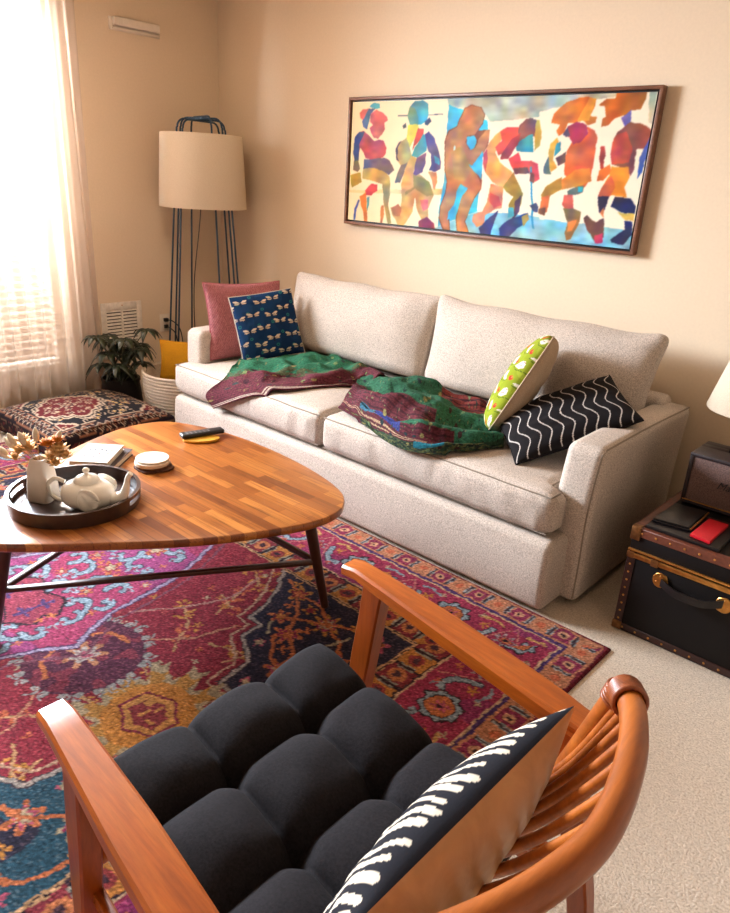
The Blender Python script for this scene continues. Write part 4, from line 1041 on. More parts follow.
# ------------------------------------------------------------------ elephant teapot
ang = math.radians(38); tx, tyy = 2.232, -2.165
MT = Matrix.Translation((tx, tyy, TB)) @ Matrix.Rotation(ang, 4, 'Z')
tp = empty('teapot', 'white ceramic elephant shaped teapot with a trunk spout on the tray', 'teapot', (tx, tyy, TB))
b = MB(); n = 24; prof = []
for i in range(n+1):
    t = i/n; z = .088*t; r_ = .062*(1-abs(2*t-1.0)**2.6)**.42 if 0 < t < 1 else .0
    prof.append((max(.030, r_) if t < .98 else .03, z))
prof = [(.001, 0)]+prof+[(.001, .088)]
vs = MB(); vs.lathe(prof, n=48, M=MT @ Matrix.Diagonal((1.28, .98, 1, 1))); vs.build('body', M_CERAMIC, tp, sharp=60)
MB().lathe([(.001, .084), (.036, .084), (.037, .090), (.030, .098), (.016, .104), (.006, .107), (.005, .111), (.010, .116), (.010, .121), (.005, .126), (.001, .127)], n=32, M=MT).build('lid', M_CERAMIC, tp, sharp=60)
sp_ = [MT @ Vector(p) for p in ((.055, 0, .040), (.086, 0, .036), (.108, 0, .050), (.118, 0, .078), (.124, 0, .104), (.134, 0, .120))]
MB().tube(bez(sp_, 20), [.024-.016*min(1, i/14) for i in range(21)], 16).build('spout', M_CERAMIC, tp, sharp=60)
hd_ = [MT @ Vector(p) for p in ((-.068, 0, .076), (-.094, 0, .084), (-.118, 0, .066), (-.114, 0, .034), (-.090, 0, .016), (-.066, 0, .020))]
MB().tube(bez(hd_, 25), .0065, 12).build('handle', M_CERAMIC, tp, sharp=60)
for sg in (-1, 1):      # fan-shaped ears with ridges
    V = []; F = []; nr, na = 8, 26
    for i in range(nr):
        for k in range(na):
            t = i/(nr-1); a = 2*PI*k/(na-1); x = .026+.033*t*math.cos(a)+.004*math.cos(2*a)*t; z = .050+.034*t*math.sin(a)
            rz = .062*max(.05, 1-abs(2*z/.088-1)**2.6)**.42; sf = .98*math.sqrt(max(1e-4, rz*rz-(x/1.28)**2))
            rg = .0022*math.cos(15*math.atan2(z-.088, x+.004))*min(1, t*1.5)
            y = sg*(max(sf+.003, .054)+.002+rg+.006*t**3); V.append(MT @ Vector((x, y, z)))
    for i in range(nr-1):
        for k in range(na-1): F.append((i*na+k, i*na+k+1, (i+1)*na+k+1, (i+1)*na+k))
    o = MB().add(V, F).build('ear', M_CERAMIC, tp, sharp=0); md = o.modifiers.new('t', 'SOLIDIFY'); md.thickness = .004; md.offset = 0
for sg in (-1, 1): pass
# ------------------------------------------------------------------ vase and dried flowers
vx, vy = 2.092, -2.236
va = empty('ceramic_vase', 'tall white square vase on the tray beside the teapot', 'vase', (vx, vy, TB))
b = MB(); MV = Matrix.Translation((vx, vy, TB)) @ Matrix.Rotation(.5, 4, 'Z')
V = []; F = []; ring = [(math.copysign(abs(math.cos(t))**.45, math.cos(t)), math.copysign(abs(math.sin(t))**.45, math.sin(t))) for t in np.linspace(0, 2*PI, 32, endpoint=False)]
pv = [(.001, 0), (.036, 0), (.038, .004), (.036, .05), (.031, .10), (.024, .124), (.022, .132), (.018, .132), (.018, .10), (.001, .10)]
for r_, z in pv:
    for cx_, sx_ in ring: V.append(MV @ Vector((r_*cx_, r_*sx_, z)))
for i in range(len(pv)-1):
    for k in range(32): F.append((i*32+k, i*32+(k+1) % 32, (i+1)*32+(k+1) % 32, (i+1)*32+k))
b.add(V, F).build('vase_body', plain('vase_glaze', (232,218,204), .35, 0, 20, .02), va, sharp=50)
rs = random.Random(9)
fb = empty('dried_flowers', 'bunch of dried cream and orange flowers standing in the white vase', 'dried flowers', (vx, vy, TB+.10))
M_FLUFF = fabric('bunny_tail_fluff', (236,220,196), 400, .1, .5); stems = MB(); bun = MB(); org = MB(); papery = MB()
def puff(mb, c, r, d, n=5):      # elongated fluffy bunny-tail head
    d = Vector(d).normalized(); pts = [Vector(c)+d*(t*r*4.6) for t in (0, .15, .35, .6, .85, 1)]
    mb.tube(pts, [r*.35, r*.8, r, r*.95, r*.6, r*.12], 10)
for dx, dy, hz in ((-.060, -.045, .10), (-.075, -.060, .065), (-.045, -.045, .125), (-.005, .0, .150), (-.085, -.050, .035), (.02, .045, .13), (-.02, -.03, .135)):
    top_ = Vector((vx+dx, vy+dy, TB+.10+hz*.55)); stems.tube([(vx, vy, TB+.105), ((vx+top_.x)/2, (vy+top_.y)/2, TB+.11+hz*.33), top_], .0012, 5)
    bun = MB(); puff(bun, top_, .0095, (dx*1.0, dy*1.0, hz)); bun.build('bunny_tail', M_FLUFF, fb, sharp=0)
def petals(mb, c, R, n, rows=2, rnd=rs):
    for row in range(rows):
        for k in range(n):
            a = 2*PI*k/n+row*.4; el = .25+.55*row+rnd.random()*.2; w = R*.30
            d = Vector((math.cos(a)*math.cos(el), math.sin(a)*math.cos(el), math.sin(el))); sd = Vector((-math.sin(a), math.cos(a), 0)); c_ = Vector(c)
            L = R*(1-.2*row)
            mb.add([c_, c_+d*L*.5-sd*w+Vector((0,0,.002)), c_+d*L+Vector((0,0,R*.15)), c_+d*L*.5+sd*w+Vector((0,0,.002))], [(0, 1, 2, 3)])
for i, (dx, dy, dz, r_) in enumerate(((.020, .020, .045, .022), (.045, .040, .030, .024), (.055, .052, .010, .022), (.035, .020, .008, .022), (.030, .045, .055, .018), (.058, .030, .025, .020), (-.035, -.020, .035, .022), (-.055, -.035, .015, .020), (-.030, -.030, .060, .018), (-.060, -.045, -.005, .018), (-.045, -.010, .020, .02), (.04, .03, -.012, .02))):
    c_ = (vx+dx, vy+dy, TB+.125+dz)
    petals(org if i in (0, 4) else papery, c_, r_*1.5, 10, 3); stems.tube([(vx, vy, TB+.105), c_], .001, 5)
    (org if i % 3 == 0 else papery).lathe([(.001, -.003), (.006, 0), (.005, .006), (.001, .008)], c_, 10)
stems.build('stems', plain('straw_stem', (176,140,90), .8), fb); pass
M_P1 = plain('papery_petal', (226,176,112), .7, 0, 60, .15); M_P2 = plain('orange_petal', (216,128,26), .6, 0, 60, .15)
for mb_2, nm, mt in ((papery, 'pale_blossoms', M_P1), (org, 'orange_blossoms', M_P2)):
    o = mb_2.build(nm, mt, fb, sharp=0); md = o.modifiers.new('t', 'SOLIDIFY'); md.thickness = .0012
# ------------------------------------------------------------------ books on the table
def book(name, label, c, ang, w, d, h, mcov, deco=None, group=None):
    z0 = c[2]; root = empty(name, label, 'book', c, group); M = Matrix.Translation(c) @ Matrix.Rotation(math.radians(ang), 4, 'Z')
    p = MB().box(-w/2+.002, w/2-.004, -d/2+.004, d/2-.004, .0022, h-.0022, 0, 1, M); p.build('pages', plain('book_pages', (226,212,188), .8, .2, 200, .05), root, smooth=False)
    cv_ = MB(); cv_.box(-w/2, w/2, -d/2, d/2, 0, .0022, .0006, 1, M); cv_.box(-w/2, w/2, -d/2, d/2, h-.0022, h, .0006, 1, M); cv_.box(-w/2, -w/2+.0022, -d/2, d/2, .0018, h-.0018, 0, 1, M)
    co = cv_.build('book_cover', mcov, root, smooth=False)
    if deco: deco(M, h, w, d, co)
    return root
M_INK = plain('cover_ink', (50,52,72), .7); M_INKR = plain('cover_ink_red', (170,70,80), .7)
def scr(M, h, w, d, co):
    rs_ = random.Random(4)
    for row, (yy, mt, nch, sz) in enumerate(((.028, M_INK, 5, .020), (-.004, M_INKR, 6, .011), (-.034, M_INK, 5, .018))):
        t = MB()
        for i in range(nch):
            x = -w*.32+i*w*.66/nch+.004; st2 = [(x+rs_.uniform(0, sz*.6), yy+rs_.uniform(-sz*.5, sz*.5), h+.0004) for _ in range(4)]
            t.tube([M @ Vector(p) for p in st2], .0020, 5, flat=.4)
        t.build('lettering', mt, co)
book('closed_book', 'dark paperback at the bottom of the pair beside the tray', (1.925, -1.962, TZ), 38, .150, .195, .022, plain('book_dark', (52,36,40), .5))
book('closed_book', 'white book with dark lettering lying on top of the dark paperback', (1.925, -1.972, TZ+.0225), 42, .125, .170, .018, plain('book_white', (206,194,178), .5), scr)
MB_CARD = MB().box(-.045, .045, -.03, .03, 0, .0012, 0, 1, Matrix.Translation((2.265, -2.085, TB)) @ Matrix.Rotation(.6, 4, 'Z'))
cd_ = MB_CARD.build('patterned_card', Mat('card_pattern').m, None, smooth=False); M2 = cd_.data.materials[0]; nt = M2.node_tree
ck = nt.nodes.new('ShaderNodeTexVoronoi'); ck.inputs['Scale'].default_value = 120; rp = nt.nodes.new('ShaderNodeValToRGB'); rp.color_ramp.interpolation = 'CONSTANT'
rp.color_ramp.elements[0].color = lin((226,216,200)); rp.color_ramp.elements[1].position = .5; rp.color_ramp.elements[1].color = lin((56,66,96))
tcn = nt.nodes.new('ShaderNodeTexCoord'); nt.links.new(tcn.outputs['Object'], ck.inputs['Vector']); nt.links.new(ck.outputs['Distance'], rp.inputs['Fac']); nt.links.new(rp.outputs['Color'], nt.nodes['Principled BSDF'].inputs['Base Color'])
tag(cd_, 'small blue and white patterned card lying in the tray under the spout', 'card'); recentre(cd_)
# ------------------------------------------------------------------ coasters
kx, ky = 2.068, -1.850
M_COASTW = plain('coaster_white', (226,212,192), .55, .05, 40, .06); M_COASTB = plain('coaster_bark', (94,56,36), .8, .3, 90, .2)
for i in range(5):
    z = TZ+.0005+i*.0072; r_ = .060-.001*i; dx, dy = .003*math.cos(i*2.1), .003*math.sin(i*1.7)
    c_ = empty('drink_coaster', ['lowest coaster of the stack, dark with a ragged edge', 'second coaster up in the small round stack', 'third coaster up in the small round stack', 'second coaster from the top of the small round stack', 'white round coaster on top of the stack on the table'][i], 'coaster', (kx+dx, ky+dy, z), 'round coasters stacked on the coffee table')
    nn = 40; V = []; F = []
    for zz, sc in ((0, .985), (.002, 1), (.0045, 1), (.0066, .985)):
        for k in range(nn):
            a = 2*PI*k/nn; rr2 = r_*sc*(1+(.05*math.sin(a*5+i)+.03*math.sin(a*11) if i == 0 else 0)+(.22*max(0, math.cos(a-.75))**12 if i == 0 else 0))
            V.append((kx+dx+rr2*math.cos(a), ky+dy+rr2*math.sin(a), z+zz))
    for q in range(3):
        for k in range(nn): F.append((q*nn+k, q*nn+(k+1) % nn, (q+1)*nn+(k+1) % nn, (q+1)*nn+k))
    F.append(tuple(range(nn-1, -1, -1))); F.append(tuple(3*nn+k for k in range(nn)))
    MB().add(V, F).build('coaster_disc', M_COASTB if i in (0, 1) else M_COASTW, c_, sharp=40)
# ------------------------------------------------------------------ remote on a yellow case
ym = MB().prism([(.055*math.cos(t)*1.25, .036*math.sin(t)) for t in np.linspace(0, 2*PI, 36, endpoint=False)], 0, .010, .003, 2, Matrix.Translation((1.955, -1.570, TZ+.0004)) @ Matrix.Rotation(math.radians(60), 4, 'Z'))
yo = ym.build('yellow_case', plain('mustard_shell', (206,150,36), .5), None); tag(yo, 'flat mustard yellow oval case under the remote control', 'case'); recentre(yo)
rm = empty('remote_control', 'slim black remote control lying on the yellow case', 'remote control', (1.93, -1.55, TZ+.011))
MR = Matrix.Translation((1.930, -1.548, TZ+.0108)) @ Matrix.Rotation(math.radians(76), 4, 'Z')
MB().box(-.085, .085, -.021, .021, 0, .017, .006, 3, MR).build('remote_body', M_BLACKPL, rm)
bt = MB()
for i in range(6):
    for j in (-1, 0, 1): bt.box(-.062+i*.017-.004, -.062+i*.017+.004, j*.011-.003, j*.011+.003, .0165, .0182, .001, 1, MR)
bt.build('buttons', plain('grey_buttons', (110,106,108), .5), rm)

# ------------------------------------------------------------------ trunk
K0, K1, KY0, KY1, KZ = 3.385, 3.805, -.90, -.19, .385
tk = empty('storage_trunk', 'black steamer trunk with brown leather edging and brass fittings right of the sofa', 'trunk', ((K0+K1)/2, (KY0+KY1)/2, 0))
M_TRK = plain('trunk_black', (13,8,9), .55, .12, 160, .1, **{'Specular IOR Level': .25})
MB().box(K0, K1, KY0, KY1, .0005, .300, .004).build('trunk_body', M_TRK, tk)
lid = MB().box(K0-.002, K1+.002, KY0-.002, KY1+.002, .303, KZ, .005).build('trunk_lid', M_TRK, tk)
e = MB(); w_ = .026; o_ = .0035
def edging(e, x0, x1, y0, y1, z0, z1): e.box(x0, x1, y0, y1, z0, z1, .0015, 1)
edging(e, K0-o_-.002, K1+o_+.002, KY0-o_-.002, KY0-.0015, KZ-w_, KZ+o_); edging(e, K0-o_-.002, K0-.0015, KY0, KY1, KZ-w_, KZ+o_); edging(e, K1+.0015, K1+o_+.002, KY0, KY1, KZ-w_, KZ+o_)
edging(e, K0-o_, K1+o_, KY0-o_, KY0+.022, KZ-.001, KZ+o_-.001); edging(e, K0-o_, K0+.022, KY0, KY1, KZ-.001, KZ+o_-.001); edging(e, K1-.022, K1+o_, KY0, KY1, KZ-.001, KZ+o_-.001)
e.build('lid_edging', M_BROWNLEATHER, lid)
e = MB()
for x in (K0, K1): edging(e, x-(o_ if x == K0 else .024), x+(.024 if x == K0 else o_), KY0-o_, KY0+.001, .006, .300)
edging(e, K0-o_, K0+.001, KY0, KY0+.026, .006, .300); edging(e, K0, K1, KY0-o_, KY0+.001, .006, .030)
edging(e, K0-o_, K0+.001, KY0, KY1, .006, .028)
e.build('body_edging', plain('dark_trim_leather', (52,24,20), .45, .2, 120, .15), tk)
e = MB(); e.box(K0-.004, K1+.004, KY0-.007, KY0+.001, .281, .299, .002); e.box(K0-.004, K1+.004, KY0-.008, KY0, .304, .3125, .002); e.box(K0-.007, K0+.001, KY0, KY1, .283, .299, .002)
e.build('brass_rail', M_BRASS, tk)
e = MB(); SM = []
def stud(e, x, y, z, ax, r_=.0042):
    R_ = Matrix.Rotation(PI/2, 4, 'X') if ax == 'y' else (Matrix.Rotation(-PI/2, 4, 'Y') if ax == 'x' else Matrix.Identity(4))
    e.lathe([(.0001, -.001), (r_, -.001), (r_*.8, .0016), (r_*.4, .0026), (.0001, .003)], n=10, M=Matrix.Translation((x, y, z)) @ R_)
def st1(*a):
    q = MB(); stud(q, *a); q.build('stud', M_BRASS, tk)
for i in range(9): st1(K0+.03+i*(K1-K0-.06)/8, KY0-o_-.002, KZ-.012, 'y'); st1(K0+.03+i*(K1-K0-.06)/8, KY0-o_, .017, 'y')
for i in range(8): st1(K0+.011, KY0-o_, .045+i*.03, 'y'); st1(K1-.011, KY0-o_, .045+i*.03, 'y')
for i in range(14): st1(K0-o_-.002, KY0+.03+i*.05, KZ-.012, 'x')
M_DBR = plain('dark_brass', (150,104,64), .4, .1, 60, .2, Metallic=.9)
for x in (K0, K1):
    s_ = 1 if x == K0 else -1; L_ = lambda a_, b_: (min(x-s_*a_, x+s_*b_), max(x-s_*a_, x+s_*b_))
    e = MB(); e.box(*L_(.006, .026), KY0-.009, KY0-.001, .345, .392, .003); e.box(*L_(.006, .022), KY0-.008, KY0+.02, .385, .3915, .002); e.build('corner_fitting', M_DBR, lid)
    MB().box(*L_(.006, .020), KY0-.008, KY0-.001, .278, .302, .003).build('corner_fitting', M_DBR, tk)
    MB().box(*L_(.006, .026), KY0-.008, KY0-.001, .004, .034, .003).build('corner_fitting', M_DBR, tk)
MB().box(K0+.075, K0+.100, KY0-.010, KY0-.002, .276, .302, .003).build('clasp', M_DBR, tk)
hd = MB(); hp = [(3.505, KY0-.010, .236), (3.53, KY0-.022, .232), (3.56, KY0-.030, .226), (3.60, KY0-.031, .226), (3.64, KY0-.030, .228), (3.67, KY0-.022, .236), (3.695, KY0-.010, .243)]
V = []; F = []
hb2 = bez(hp, 30)
for p in hb2:
    for dy, dz in ((-.004, -.013), (-.005, 0), (-.004, .013), (.003, .012), (.003, -.012)): V.append((p.x, p.y+dy, p.z+dz))
m = 5
for i in range(len(hb2)-1):
    for k in range(m): F.append((i*m+k, i*m+(k+1) % m, (i+1)*m+(k+1) % m, (i+1)*m+k))
F += [tuple(range(m)), tuple((len(hb2)-1)*m+k for k in range(m))[::-1]]
ho = hd.add(V, F).build('handle', M_LEATHER, tk)
for sx, cx_ in ((-1, 3.500), (1, 3.697)):
    pl = [(cx_+sx*(.024*math.cos(t)-.006*0), .238+.026*math.sin(t)) for t in np.linspace(-PI*.5, PI*.5, 14)]+[(cx_-sx*.018, .259), (cx_-sx*.026, .240), (cx_-sx*.018, .217)]
    Mx = Matrix(((1,0,0,0), (0,0,-1,0), (0,1,0,0), (0,0,0,1))); Mx.translation = Vector((0, KY0-.0015, 0))
    q = MB().prism([(x, z) for x, z in pl], 0, .006, .0015, 1, Mx)
    for a_, b_2 in ((0, .014), (.010, -.008), (-.008, -.012)): stud(q, cx_+sx*a_, KY0-.0075, .240+b_2, 'y', .003)
    q.build('handle_plate', M_BRASS, ho)

# ------------------------------------------------------------------ things on the trunk
ZT = KZ+.0035
def slab(name, label, cat, poly, z0, h, mat, bev=.003):
    o = MB().prism(poly, z0, z0+h, bev, 3).build(name, mat, None); tag(o, label, cat); recentre(o); return o
slab('tablet_sleeve', 'flat black folio under the wallet and the red notebook on the trunk', 'folio', [(3.414, -.885), (3.416, -.655), (3.640, -.655), (3.640, -.885)], ZT, .012, M_LEATHER)
wl = empty('leather_wallet', 'black leather wallet case lying on the left of the folio', 'wallet', (3.475, -.75, ZT+.0125))
MB().prism([(3.418, -.850), (3.424, -.664), (3.530, -.648), (3.532, -.832)], ZT+.0125, ZT+.020, .003, 2).build('wallet_back', M_LEATHER, wl)
MB().prism([(3.420, -.848), (3.426, -.668), (3.527, -.652), (3.528, -.830)], ZT+.0205, ZT+.027, .003, 2).build('wallet_flap', M_LEATHER, wl)
MB().tube([(3.534, -.83, ZT+.021), (3.535, -.74, ZT+.024), (3.531, -.65, ZT+.021)], .003, 8).build('zip', M_BRASS, wl)
slab('red_notebook', 'bright red notebook on the folio beside the wallet', 'notebook', [(3.545, -.865), (3.548, -.700), (3.610, -.700), (3.608, -.875)], ZT+.0125, .012, plain('red_cover', (190,14,30), .4, .1, 150, .05))

# ------------------------------------------------------------------ speaker
S0, S1, SY0, SY1, SZ0, SZ1 = 3.414, 3.745, -.585, -.405, ZT+.004, .578
sk = empty('radio_speaker', 'brown-black retro speaker with a woven grille and handle slot on the trunk', 'speaker', ((S0+S1)/2, (SY0+SY1)/2, ZT))
M_SPK = plain('speaker_vinyl', (40,30,32), .45, .25, 240, .12)
t_ = .014; b = MB()
b.box(S0, S1, SY0, SY1, SZ0, SZ0+t_, .004); b.box(S0, S0+t_, SY0, SY1, SZ0+t_*.6, SZ1-t_*.6, .004); b.box(S1-t_, S1, SY0, SY1, SZ0+t_*.6, SZ1-t_*.6, .004)
b.box(S0+.008, S1-.008, SY0+.02, SY1-.004, SZ0+.008, SZ1-.045, .002)
g0, g1, gy0, gy1 = S0+.085, S1-.085, SY1-.075, SY1-.045
b.box(S0, S1, SY0, gy0, SZ1-t_, SZ1, .004); b.box(S0, S1, gy1, SY1, SZ1-t_, SZ1, .004); b.box(S0, g0, gy0-.004, gy1+.004, SZ1-t_, SZ1, .003); b.box(g1, S1, gy0-.004, gy1+.004, SZ1-t_, SZ1, .003)
b.box(S0+.006, S1-.006, SY0+.01, gy0-.001, SZ1-.05, SZ1-.01); b.box(S0+.006, S1-.006, gy1+.001, SY1-.002, SZ1-.05, SZ1-.01)
b.build('cabinet', M_SPK, sk)
GR = Mat('grille_cloth'); vv = GR.coords((1,1,1)); ww = GR.n('ShaderNodeTexWave'); ww.inputs['Scale'].default_value = 130; ww.bands_direction = 'DIAGONAL'; GR.l(vv, ww.inputs['Vector'])
nz = GR.noise(vv, 300, 2); GR.set(**{'Base Color': GR.mix(.5, GR.ramp(ww.outputs['Fac'], [(0, lin((64,44,42))), (1, lin((124,98,90)))]), GR.ramp(nz, [(.3, lin((54,38,38))), (.7, lin((132,104,96)))])), 'Roughness': .9}); GR.bump(nz, .5, .001)
gr = MB().box(S0+t_-.001, S1-t_+.001, SY0+.004, SY0+.02, SZ0+t_-.001, SZ1-t_+.001, .002).build('grille', GR.m, sk)
MB().box(S0+t_*.4, S1-t_*.4, SY0-.0005, SY0+.004, SZ0+t_-.002, SZ0+t_+.0015, .0005).build('gold_piping', M_BRASS, sk)
for x in (S0+.03, S1-.03):
    for y in (SY0+.03, SY1-.03): MB().lathe([(.001, ZT), (.009, ZT), (.009, SZ0+.001), (.001, SZ0+.001)], (x, y, 0), 12).build('foot', M_BLACKPL, sk)
fc = bpy.data.curves.new('logo', 'FONT'); fc.body = 'Marshall'; fc.size = .036; fc.extrude = .0012; fc.shear = .35; fc.align_x = 'CENTER'; fc.align_y = 'CENTER'; fc.materials.append(M_BLACKPL)
tmp = bpy.data.objects.new('tmp', fc); COL.objects.link(tmp); bpy.context.view_layer.update(); lme = bpy.data.meshes.new_from_object(tmp); bpy.data.objects.remove(tmp)
lo = bpy.data.objects.new('logo_lettering', lme); COL.objects.link(lo); lo.parent = gr
lo.location = Vector(((S0+S1)/2, SY0+.0028, .487))-Vector((0,0,0)); lo.rotation_euler = (PI/2, 0, 0)

# ------------------------------------------------------------------ table lamp on the trunk
QX2, QY2 = 3.515, -.295
tl_ = empty('table_lamp', 'white tapered shade table lamp behind the speaker at the right edge', 'table lamp', (QX2, QY2, ZT))
MB().lathe([(.001, ZT), (.060, ZT), (.062, ZT+.012), (.030, ZT+.03), (.032, ZT+.07), (.050, ZT+.12), (.052, ZT+.17), (.034, ZT+.215), (.014, ZT+.235), (.012, ZT+.27), (.001, ZT+.27)], (QX2, QY2, 0), 40).build('lamp_base', wood('pale_lamp_wood', (206,160,106), (232,188,132), (240,204,150), 'z', 1, .5, .1), tl_, sharp=50)
shade((QX2, QY2, 0), .160, .098, .690, .950, tl_)
s = MB()
for k in range(3):
    a = k*2*PI/3; s.tube([(QX2, QY2, .915), (QX2+.0995*math.cos(a), QY2+.0995*math.sin(a), .93)], .002, 6)
s.tube([(QX2, QY2, ZT+.265), (QX2, QY2, .925)], .004, 8); s.build('shade_fitter', M_BRASS, tl_)

# ------------------------------------------------------------------ armchair
CM_ = Matrix(((.9954, .01, 0, 3.160), (-.0958, 1, 0, -2.360), (0, 0, 1, 0), (0, 0, 0, 1)))
ch = empty('lounge_chair', 'orange teak lounge chair with curved rattan back and charcoal tufted seat cushion', 'armchair', tuple(CM_ @ Vector((.33, 0, .01))))
def xf(mb): mb.v = [tuple(CM_ @ Vector(p)) for p in mb.v]; return mb
def loft(secs, name, mat, parent, bev=.004):
    """secs: list of (x, z_top, z_bot, y0, y1) rectangular sections along x"""
    m = MB(); V = []; F = []
    for x, zt, zb, y0, y1 in secs:
        b2 = min(bev, (zt-zb)*.3, (y1-y0)*.3)
        V += [(x, y0+b2, zb), (x, y1-b2, zb), (x, y1, zb+b2), (x, y1, zt-b2), (x, y1-b2, zt), (x, y0+b2, zt), (x, y0, zt-b2), (x, y0, zb+b2)]
    n = len(secs)
    for i in range(n-1):
        for k in range(8): F.append((i*8+k, i*8+(k+1) % 8, (i+1)*8+(k+1) % 8, (i+1)*8+k))
    F += [tuple(range(7, -1, -1)), tuple((n-1)*8+k for k in range(8))]
    return xf(m.add(V, F)).build(name, mat, parent, sharp=30)
for sg in (-1, 1):
    yc_ = .337*sg; secs = []
    for t in np.linspace(0, 1, 16):
        x = -.005+.635*t; zt = .602-.036*t+.006*math.sin(t*PI)-.010*max(0, 1-t/.06)**2; w2 = .024+.010*min(1, t*2.2)-.006*max(0, (t-.85)/.15); th = .026+.010*math.sin(min(1, t*1.5)*PI/2)
        secs.append((x, zt, zt-th, yc_-w2+sg*.004*t, yc_+w2+sg*.004*t))
    loft(secs, 'armrest', M_TEAK, ch, .005)
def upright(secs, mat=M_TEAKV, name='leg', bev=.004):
    """secs: (z, x0, x1, y0, y1)"""
    V = []; F = []
    for z, x0, x1, y0, y1 in secs: V += [(x0+bev, y0, z), (x1-bev, y0, z), (x1, y0+bev, z), (x1, y1-bev, z), (x1-bev, y1, z), (x0+bev, y1, z), (x0, y1-bev, z), (x0, y0+bev, z)]
    n = len(secs)
    for i in range(n-1):
        for k in range(8): F.append((i*8+k, i*8+(k+1) % 8, (i+1)*8+(k+1) % 8, (i+1)*8+k))
    F += [tuple(range(7, -1, -1)), tuple((n-1)*8+k for k in range(8))]
    return xf(MB().add(V, F)).build(name, mat, ch, sharp=30)
for sg in (-1, 1):
    y0, y1 = sorted((.312*sg, .352*sg))
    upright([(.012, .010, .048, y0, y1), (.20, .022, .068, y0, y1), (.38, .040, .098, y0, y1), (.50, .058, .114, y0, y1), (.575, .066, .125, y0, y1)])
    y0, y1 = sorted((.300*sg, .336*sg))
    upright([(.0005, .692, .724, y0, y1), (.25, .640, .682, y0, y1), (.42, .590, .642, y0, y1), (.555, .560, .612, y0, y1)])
def rail(pts, r_, name, mat, n=12): return xf(MB().tube(pts, r_, n)).build(name, mat, ch, sharp=50)
for sg in (-1, 1):
    rail(bez([(.05, .282*sg, .330), (.25, .282*sg, .318), (.45, .280*sg, .308), (.62, .292*sg, .302)], 18), .017, 'side_rail', M_TEAK)
    s = MB(); s.box(.05, .665, .322*sg-.010, .322*sg+.010, .215, .245, .003); xf(s).build('stretcher', M_TEAK, ch)
rail([(.060, -.315, .300), (.060, .315, .300)], .015, 'front_rail', M_TEAK)
for k in range(7):      # webbing springs under the cushion
    pass
wb = MB()
for i in range(6):
    x = .13+i*.085; wb.tube([(x, -.275, .310), (x, 0, .296), (x, .275, .310)], .0045, 6)
xf(wb).build('seat_springs', M_BLACKPL, ch)
# rattan back
tr_ = bez([(.668, .290, .700), (.700, .245, .708), (.738, .15, .717), (.762, .02, .720), (.746, -.09, .717), (.708, -.190, .710), (.655, -.285, .700)], 48)
lr_ = bez([(.560, .285, .440), (.560, .15, .436), (.560, 0, .434), (.560, -.15, .436), (.560, -.285, .440)], 40)
rail(tr_, .0200, 'top_rail', M_RATTAN, 16); rail(lr_, .016, 'lower_rail', M_RATTAN)
for sg in (-1, 1):
    rail(bez([(.560, .292*sg, .36), (.585, .292*sg, .45), (.625, .294*sg, .58), (.662, .292*sg, .700)], 18), .0185, 'back_post', M_RATTAN)
def at(path, t):
    i = min(len(path)-2, int(t*(len(path)-1))); f_ = t*(len(path)-1)-i; return Vector(path[i]).lerp(Vector(path[i+1]), f_)
for i in range(14):
    t = .045+.91*i/13; a_, b_2 = at(lr_, t), at(tr_, t); m_ = (a_+b_2)/2+Vector((.006, 0, -.010))
    rail(bez([tuple(a_), tuple(m_), tuple(b_2)], 8), .0083, 'spindle', M_RATTAN, 10)
for sg in (-1, 1):
    wmb = MB(); pa = [Vector(p) for p in (tr_ if sg > 0 else tr_[::-1])[:6]]; po = [Vector((.662-.004*i, .292*sg, .705-.0115*i)) for i in range(6)]
    L = 0
    for i in range(9):
        c_ = at([tuple(p) for p in pa], i/9); d = (pa[-1]-pa[0]).normalized(); sd = d.cross(Vector((0,0,1))).normalized(); up = sd.cross(d)
        wmb.tube([c_+(sd*math.cos(a)+up*math.sin(a))*.0245 for a in np.linspace(0, 2*PI, 18, endpoint=False)], .0042, 6, closed=True)
    d = Vector((-.3, 0, -1)).normalized(); sd = d.cross(Vector((0,1,0))).normalized(); up = sd.cross(d)
    for i in range(4):
        c_ = Vector((.662, .292*sg, .700))+d*(.004+i*.0068)
        wmb.tube([c_+(sd*math.cos(a)+up*math.sin(a))*.0205 for a in np.linspace(0, 2*PI, 18, endpoint=False)], .0034, 6, closed=True)
    o = xf(wmb).build('cane_wrapping', wood('cane_binding', (120,58,26), (152,78,38), (176,100,56), 'z', 2, .4, .2), ch, sharp=0)
# tufted seat cushion
cx0_, cx1_, cy0_, cy1_ = -.035, .535, -.285, .285
nx, ny = 150, 130
U_, V_ = np.meshgrid(np.linspace(0, 1, nx), np.linspace(0, 1, ny))
gu, gv = U_*3, V_*3
def puffz(g): return np.abs(np.sin(g*PI))
du = np.abs(gu-np.round(gu)); dv = np.abs(gv-np.round(gv))
bt_ = np.exp(-((du**2+dv**2)/.018))*((np.round(gu) > 0) & (np.round(gu) < 3) & (np.round(gv) > 0) & (np.round(gv) < 3))
crease = .016*np.exp(-du/.05)*(np.round(gu) > 0)*(np.round(gu) < 3)+.016*np.exp(-dv/.05)*(np.round(gv) > 0)*(np.round(gv) < 3)
puff_ = .028*(puffz(gu)**.7*puffz(gv)**.7)
edge_ = np.clip(np.minimum(np.minimum(U_, 1-U_)*.60, np.minimum(V_, 1-V_)*.57)/.055, 0, 1); er = np.sqrt(1-(1-edge_)**2)
topz = .345+.068*er+(puff_-crease-.030*bt_)*np.clip(er*1.1, 0, 1)+.004*snoise(U_, V_, 9, 3)-.014*U_
scal = 1-.030*puffz(gv)*0
bulge = lambda g: -.018*(1-puffz(g)**.5)
